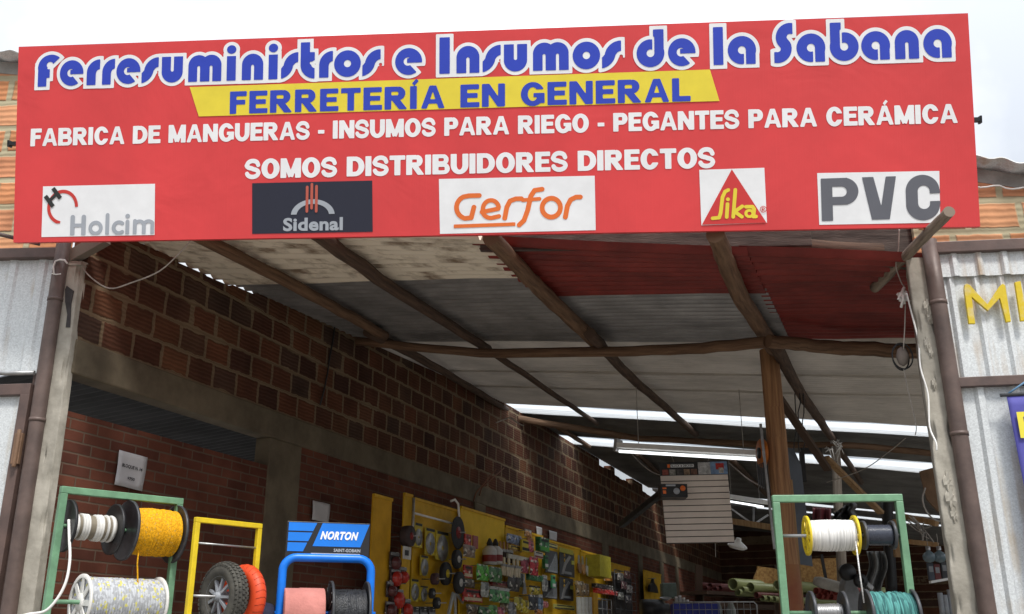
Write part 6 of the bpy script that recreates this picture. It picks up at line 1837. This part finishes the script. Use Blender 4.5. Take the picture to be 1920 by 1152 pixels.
for k, (x, y) in enumerate([(1530, 1108), (1541, 1104), (1552, 1110), (1562, 1107), (1546, 1116), (1536, 1118), (1558, 1119)]):
    pvc_pipe("red pipe end %s in the pile above the empty spool" % ("at the left", "upper left", "in the centre", "at the right", "lower centre", "lower left", "lower right")[k], x, y, 5.5, 12.6, mat("brick_red_pipe", (.24, .035, .025), .45, 0, var=.3), .9, "red pipe ends piled above the empty spool")
tag(build("cable_roll", MB().lathe(atY(1553, 1096, 12.), (1, .1, -.25), [(-.17, 0), (-.17, .045), (-.1, .065), (.12, .065), (.17, .05), (.17, 0)], 18), mat("pale_roll", (.40, .38, .34), .7)), "pale wrapped roll lying on the red pipe pile", "roll")
# machine with plastic sheet behind the white cord
mb = MB().poly([atY(*p, 10.6) for p in ((1582, 1152), (1584, 1095), (1588, 1082), (1600, 1086), (1612, 1110), (1618, 1150))], Vector((0, .2, 0)))
mc = thing("grey_machine", atY(1600, 1152, 10.6), "grey sheet-metal machine with a wheel behind the white cord end", "machine")
build("cover", mb, col((.24, .25, .26)), mc, bevel=.01)
build("wheel", MB().lathe(atY(1586, 1074, 10.5), (.2, -1, .1), [(0, 0), (0, .085), (.06, .085), (.06, 0)], 18), M_BLACK, mc)
build("arm", MB().bar(atY(1612, 1084, 10.5), atY(1636, 1104, 10.5), .04, .04), M_STEEL, mc)
build("pulley", MB().lathe(atY(1611, 1090, 10.45), (.2, -1, .1), [(0, .03), (0, .07), (.05, .07), (.05, .03)], 18), M_BLACK, mc)
tag(build("plastic_sheet", MB().grid(lambda u, v: atY(1624 + 34 * u + 6 * math.sin(v * 5), 1034 + 78 * v, 11.6 + .12 * math.sin(u * 11)), 14, 10), col((.24, .25, .25), rough=.3), solid=.006), "crumpled translucent plastic sheet hanging under the dark spool", "plastic sheet")
tag(build("black_cloth", MB().grid(lambda u, v: atY(1562 + 42 * u + 3 * math.sin(v * 9), 953 + 10 * math.sin(u * 3.1 + 2) + 30 * v, 12.2 + .1 * math.sin(u * 14)), 14, 8), M_BLACK, solid=.01), "black cloth bundle hung above the white cord spool", "cloth")
tag(build("red_cloth", MB().grid(lambda u, v: atY(1524 + 34 * u, 952 + 30 * v, 13.4 + .1 * math.sin(u * 12)), 10, 6), col((.10, .02, .025)), solid=.01), "dark red cloth hung behind the white cord spool", "cloth")
tag(build("card_flap", MB().poly([atY(*p, 7.5) for p in ((1724, 884), (1757, 875), (1764, 940), (1760, 960), (1738, 936))], Vector((.02, .06, 0))), mat("brown_cardboard", (.17, .10, .055), .9, 0, var=.35, scale=6)), "brown cardboard flap hanging behind the right pillar", "cardboard")
wirepx("hanging_wire", "grey wire loop below the brown cardboard flap", smooth([(1735, 915, 7.4), (1730, 935, 7.4), (1735, 955, 7.4), (1748, 972, 7.4), (1762, 978, 7.4)]), .006)
random.seed(21)
mb = MB()
for k in range(9): mb.tube([atY(*p) for p in smooth([(1700 + random.uniform(0, 20), 975 + random.uniform(-8, 8), 9), (1720 + random.uniform(-8, 12), 995 + random.uniform(-10, 10), 9.1), (1735 + random.uniform(-10, 18), 1000 + random.uniform(-22, 22), 9)], 4)], .006, 5)
tag(build("wire_tangle", mb, M_WIRE), "tangle of pale wires under the far skylights at the right", "wires")
tag(build("timber_beam", MB().bar(atY(1690, 968, 11), atY(1757, 982, 10.6), .06, .06), M_BATTEN), "pale timber beam right of the green stand, upper one", "beam")
tag(build("timber_beam", MB().bar(atY(1686, 1014, 11.), atY(1760, 1022, 10.8), .05, .05), M_BATTEN), "pale timber beam right of the green stand, lower one", "beam")
tag(build("timber_post", MB().bar(atY(1682, 975, 10.8), atY(1686, 1045, 10.8), .1, .06, Vector((0, 1, 0))), M_BATTEN), "short orange-brown timber post right of the dark spool", "post")
for k, x in enumerate((1742, 1762)):
    q = atY(x, 1044, 9.)
    o = thing("glass_float", q - UP * .1, "%s of two bluish glass globes hanging by the right pillar" % ("left", "right")[k], "globe", "glass globes")
    gm = mat("bluish_glass", (.16, .22, .25), .12, 0, var=.2)
    build("globe", MB().lathe(q, (0, 0, 1), [(-.055 + .0, .0), (-.045, .035), (-.02, .055), (.01, .055), (.035, .035), (.05, .015), (.06, .015)], 20), gm, o)
    build("neck", MB().lathe(q, (0, 0, 1), [(.055, .02), (.09, .02), (.09, 0)], 14), M_STEEL, o)
    build("cord", MB().tube([q + UP * .08, q + UP * .2], .003, 5), M_WIRE, o)
for k in range(6):
    x, yt = 1762 + 9 * k, 1112 - 14 * (k > 1) + 4 * (k % 3)
    q, q2 = atY(x, yt, 8.6), atY(x + 8, 1170, 8.6)
    o = thing("grey_tube", q2, "%s of six pale grey tubes standing by the right pillar" % ("leftmost", "second", "third", "fourth", "fifth", "rightmost")[k], "tube", "grey tubes by the right pillar")
    build("tube_wall", MB().tube([q2, q], .022, 14), mat("pale_grey_tube", (.30, .32, .34), .5, 0, var=.2), o)
    build("tube_mouth", MB().tube([q - (q - q2).normalized() * .01, q + (q - q2).normalized() * .002], .016, 12), M_DGREY, o)
tag(build("shelf_rail", MB().bar(atY(1744, 1092, 8.9), atY(1778, 1086, 8.9), .05, .02), M_WHITE), "white shelf rail under the glass globes", "rail")
for k, (x, y, c) in enumerate([(1745, 1072, (.06, .07, .09)), (1757, 1074, (.14, .03, .03)), (1770, 1070, (.05, .05, .06))]):
    q = atY(x, y, 9.05)
    o = thing("small_pack", q - UP * .07, "%s small pack hanging above the white shelf rail" % ("bluish dark", "dark red", "black")[k], "pack")
    build("pack_body", box3(MB(), q, .055, .03, .15), col(c), o, bevel=.006)
    build("pack_print", box3(MB(), q + Vector((0, -.017, .02)), .035, .004, .05), col(GRY), o)
# basket, blue tub and bottles in the foreground centre
bk = thing("wire_basket", atY(1320, 1160, 12.4), "grey wire basket with a blue liner at the bottom centre", "basket")
b0, b1 = atY(1262, 1130, 12.4), atY(1418, 1129, 12.4)
mb = MB().tube([b0, b1 - Vector((.03, 0, 0)), b1 - UP * .03, b1 - UP * .5], .009, 6)
for i in range(13): mb.tube([b0.lerp(b1, i / 13), b0.lerp(b1, i / 13) - UP * .5], .004, 5)
for j in range(1, 5): mb.tube([b0 - UP * .085 * j, b1 - UP * .085 * j], .004, 5)
build("wire_grid", mb, M_STEEL, bk)
bl = MB(); c_b = atY(1302, 1131, 12.55); box3(bl, c_b - UP * .3, .56, .25, .58)
build("blue_liner", bl, col((.02, .03, .26)), bk, bevel=.01)
for k, (x, w) in enumerate(((1347, .045), (1370, .06))):
    q = atY(x, 1133, 12.6)
    o = thing("bottle", q - UP * .35, "%s dusty pale bottle behind the wire basket" % ("narrow left", "wide right")[k], "bottle")
    build("body", MB().lathe(q - UP * .35, UP, [(0, w), (.28, w), (.34, w * .6), (.36, w * .5)], 16), col((.22, .24, .22), rough=.3), o)
    build("lid", MB().lathe(q, UP, [(0, w * .55), (.03, w * .55), (.03, 0)], 14), col((.30, .32, .30)), o)
for k, (x, y) in enumerate([(1268, 1122), (1275, 1120), (1282, 1124), (1289, 1128)]):
    q = atY(x, y, 13.)
    o = thing("white_tube", q - UP * .3, "%s of four white tubes standing left of the wire basket" % ("leftmost", "second", "third", "rightmost")[k], "tube", "white tubes by the basket")
    build("tube_body", MB().lathe(q - UP * .3, UP, [(0, .022), (.29, .022), (.3, .016)], 14), col((.42, .43, .42)), o)
    build("cap", MB().lathe(q, UP, [(0, .018), (.02, .018), (.02, 0)], 12), M_WHITE, o)
tag(build("storage_bin", box3(MB(), atY(1253, 1108, 14), .2, .2, .2), col((.10, .13, .11)), bevel=.015), "dull green bin right of the farthest yellow board", "bin")
bgm = thing("motor_pump", atY(1240, 1152, 13.2), "dark motor pump in the shadow below the farthest yellow board", "pump")
build("motor", MB().lathe(atY(1226, 1142, 13.2), (1, .2, 0), [(-.16, 0), (-.16, .12), (.1, .12), (.14, .07), (.2, .07), (.2, 0)], 20), M_BLACK, bgm)
build("reflector", MB().lathe(atY(1248, 1126, 13.2), (0, -.2, 1), [(0, .03), (.03, .08), (.035, .08)], 18), M_STEEL, bgm)
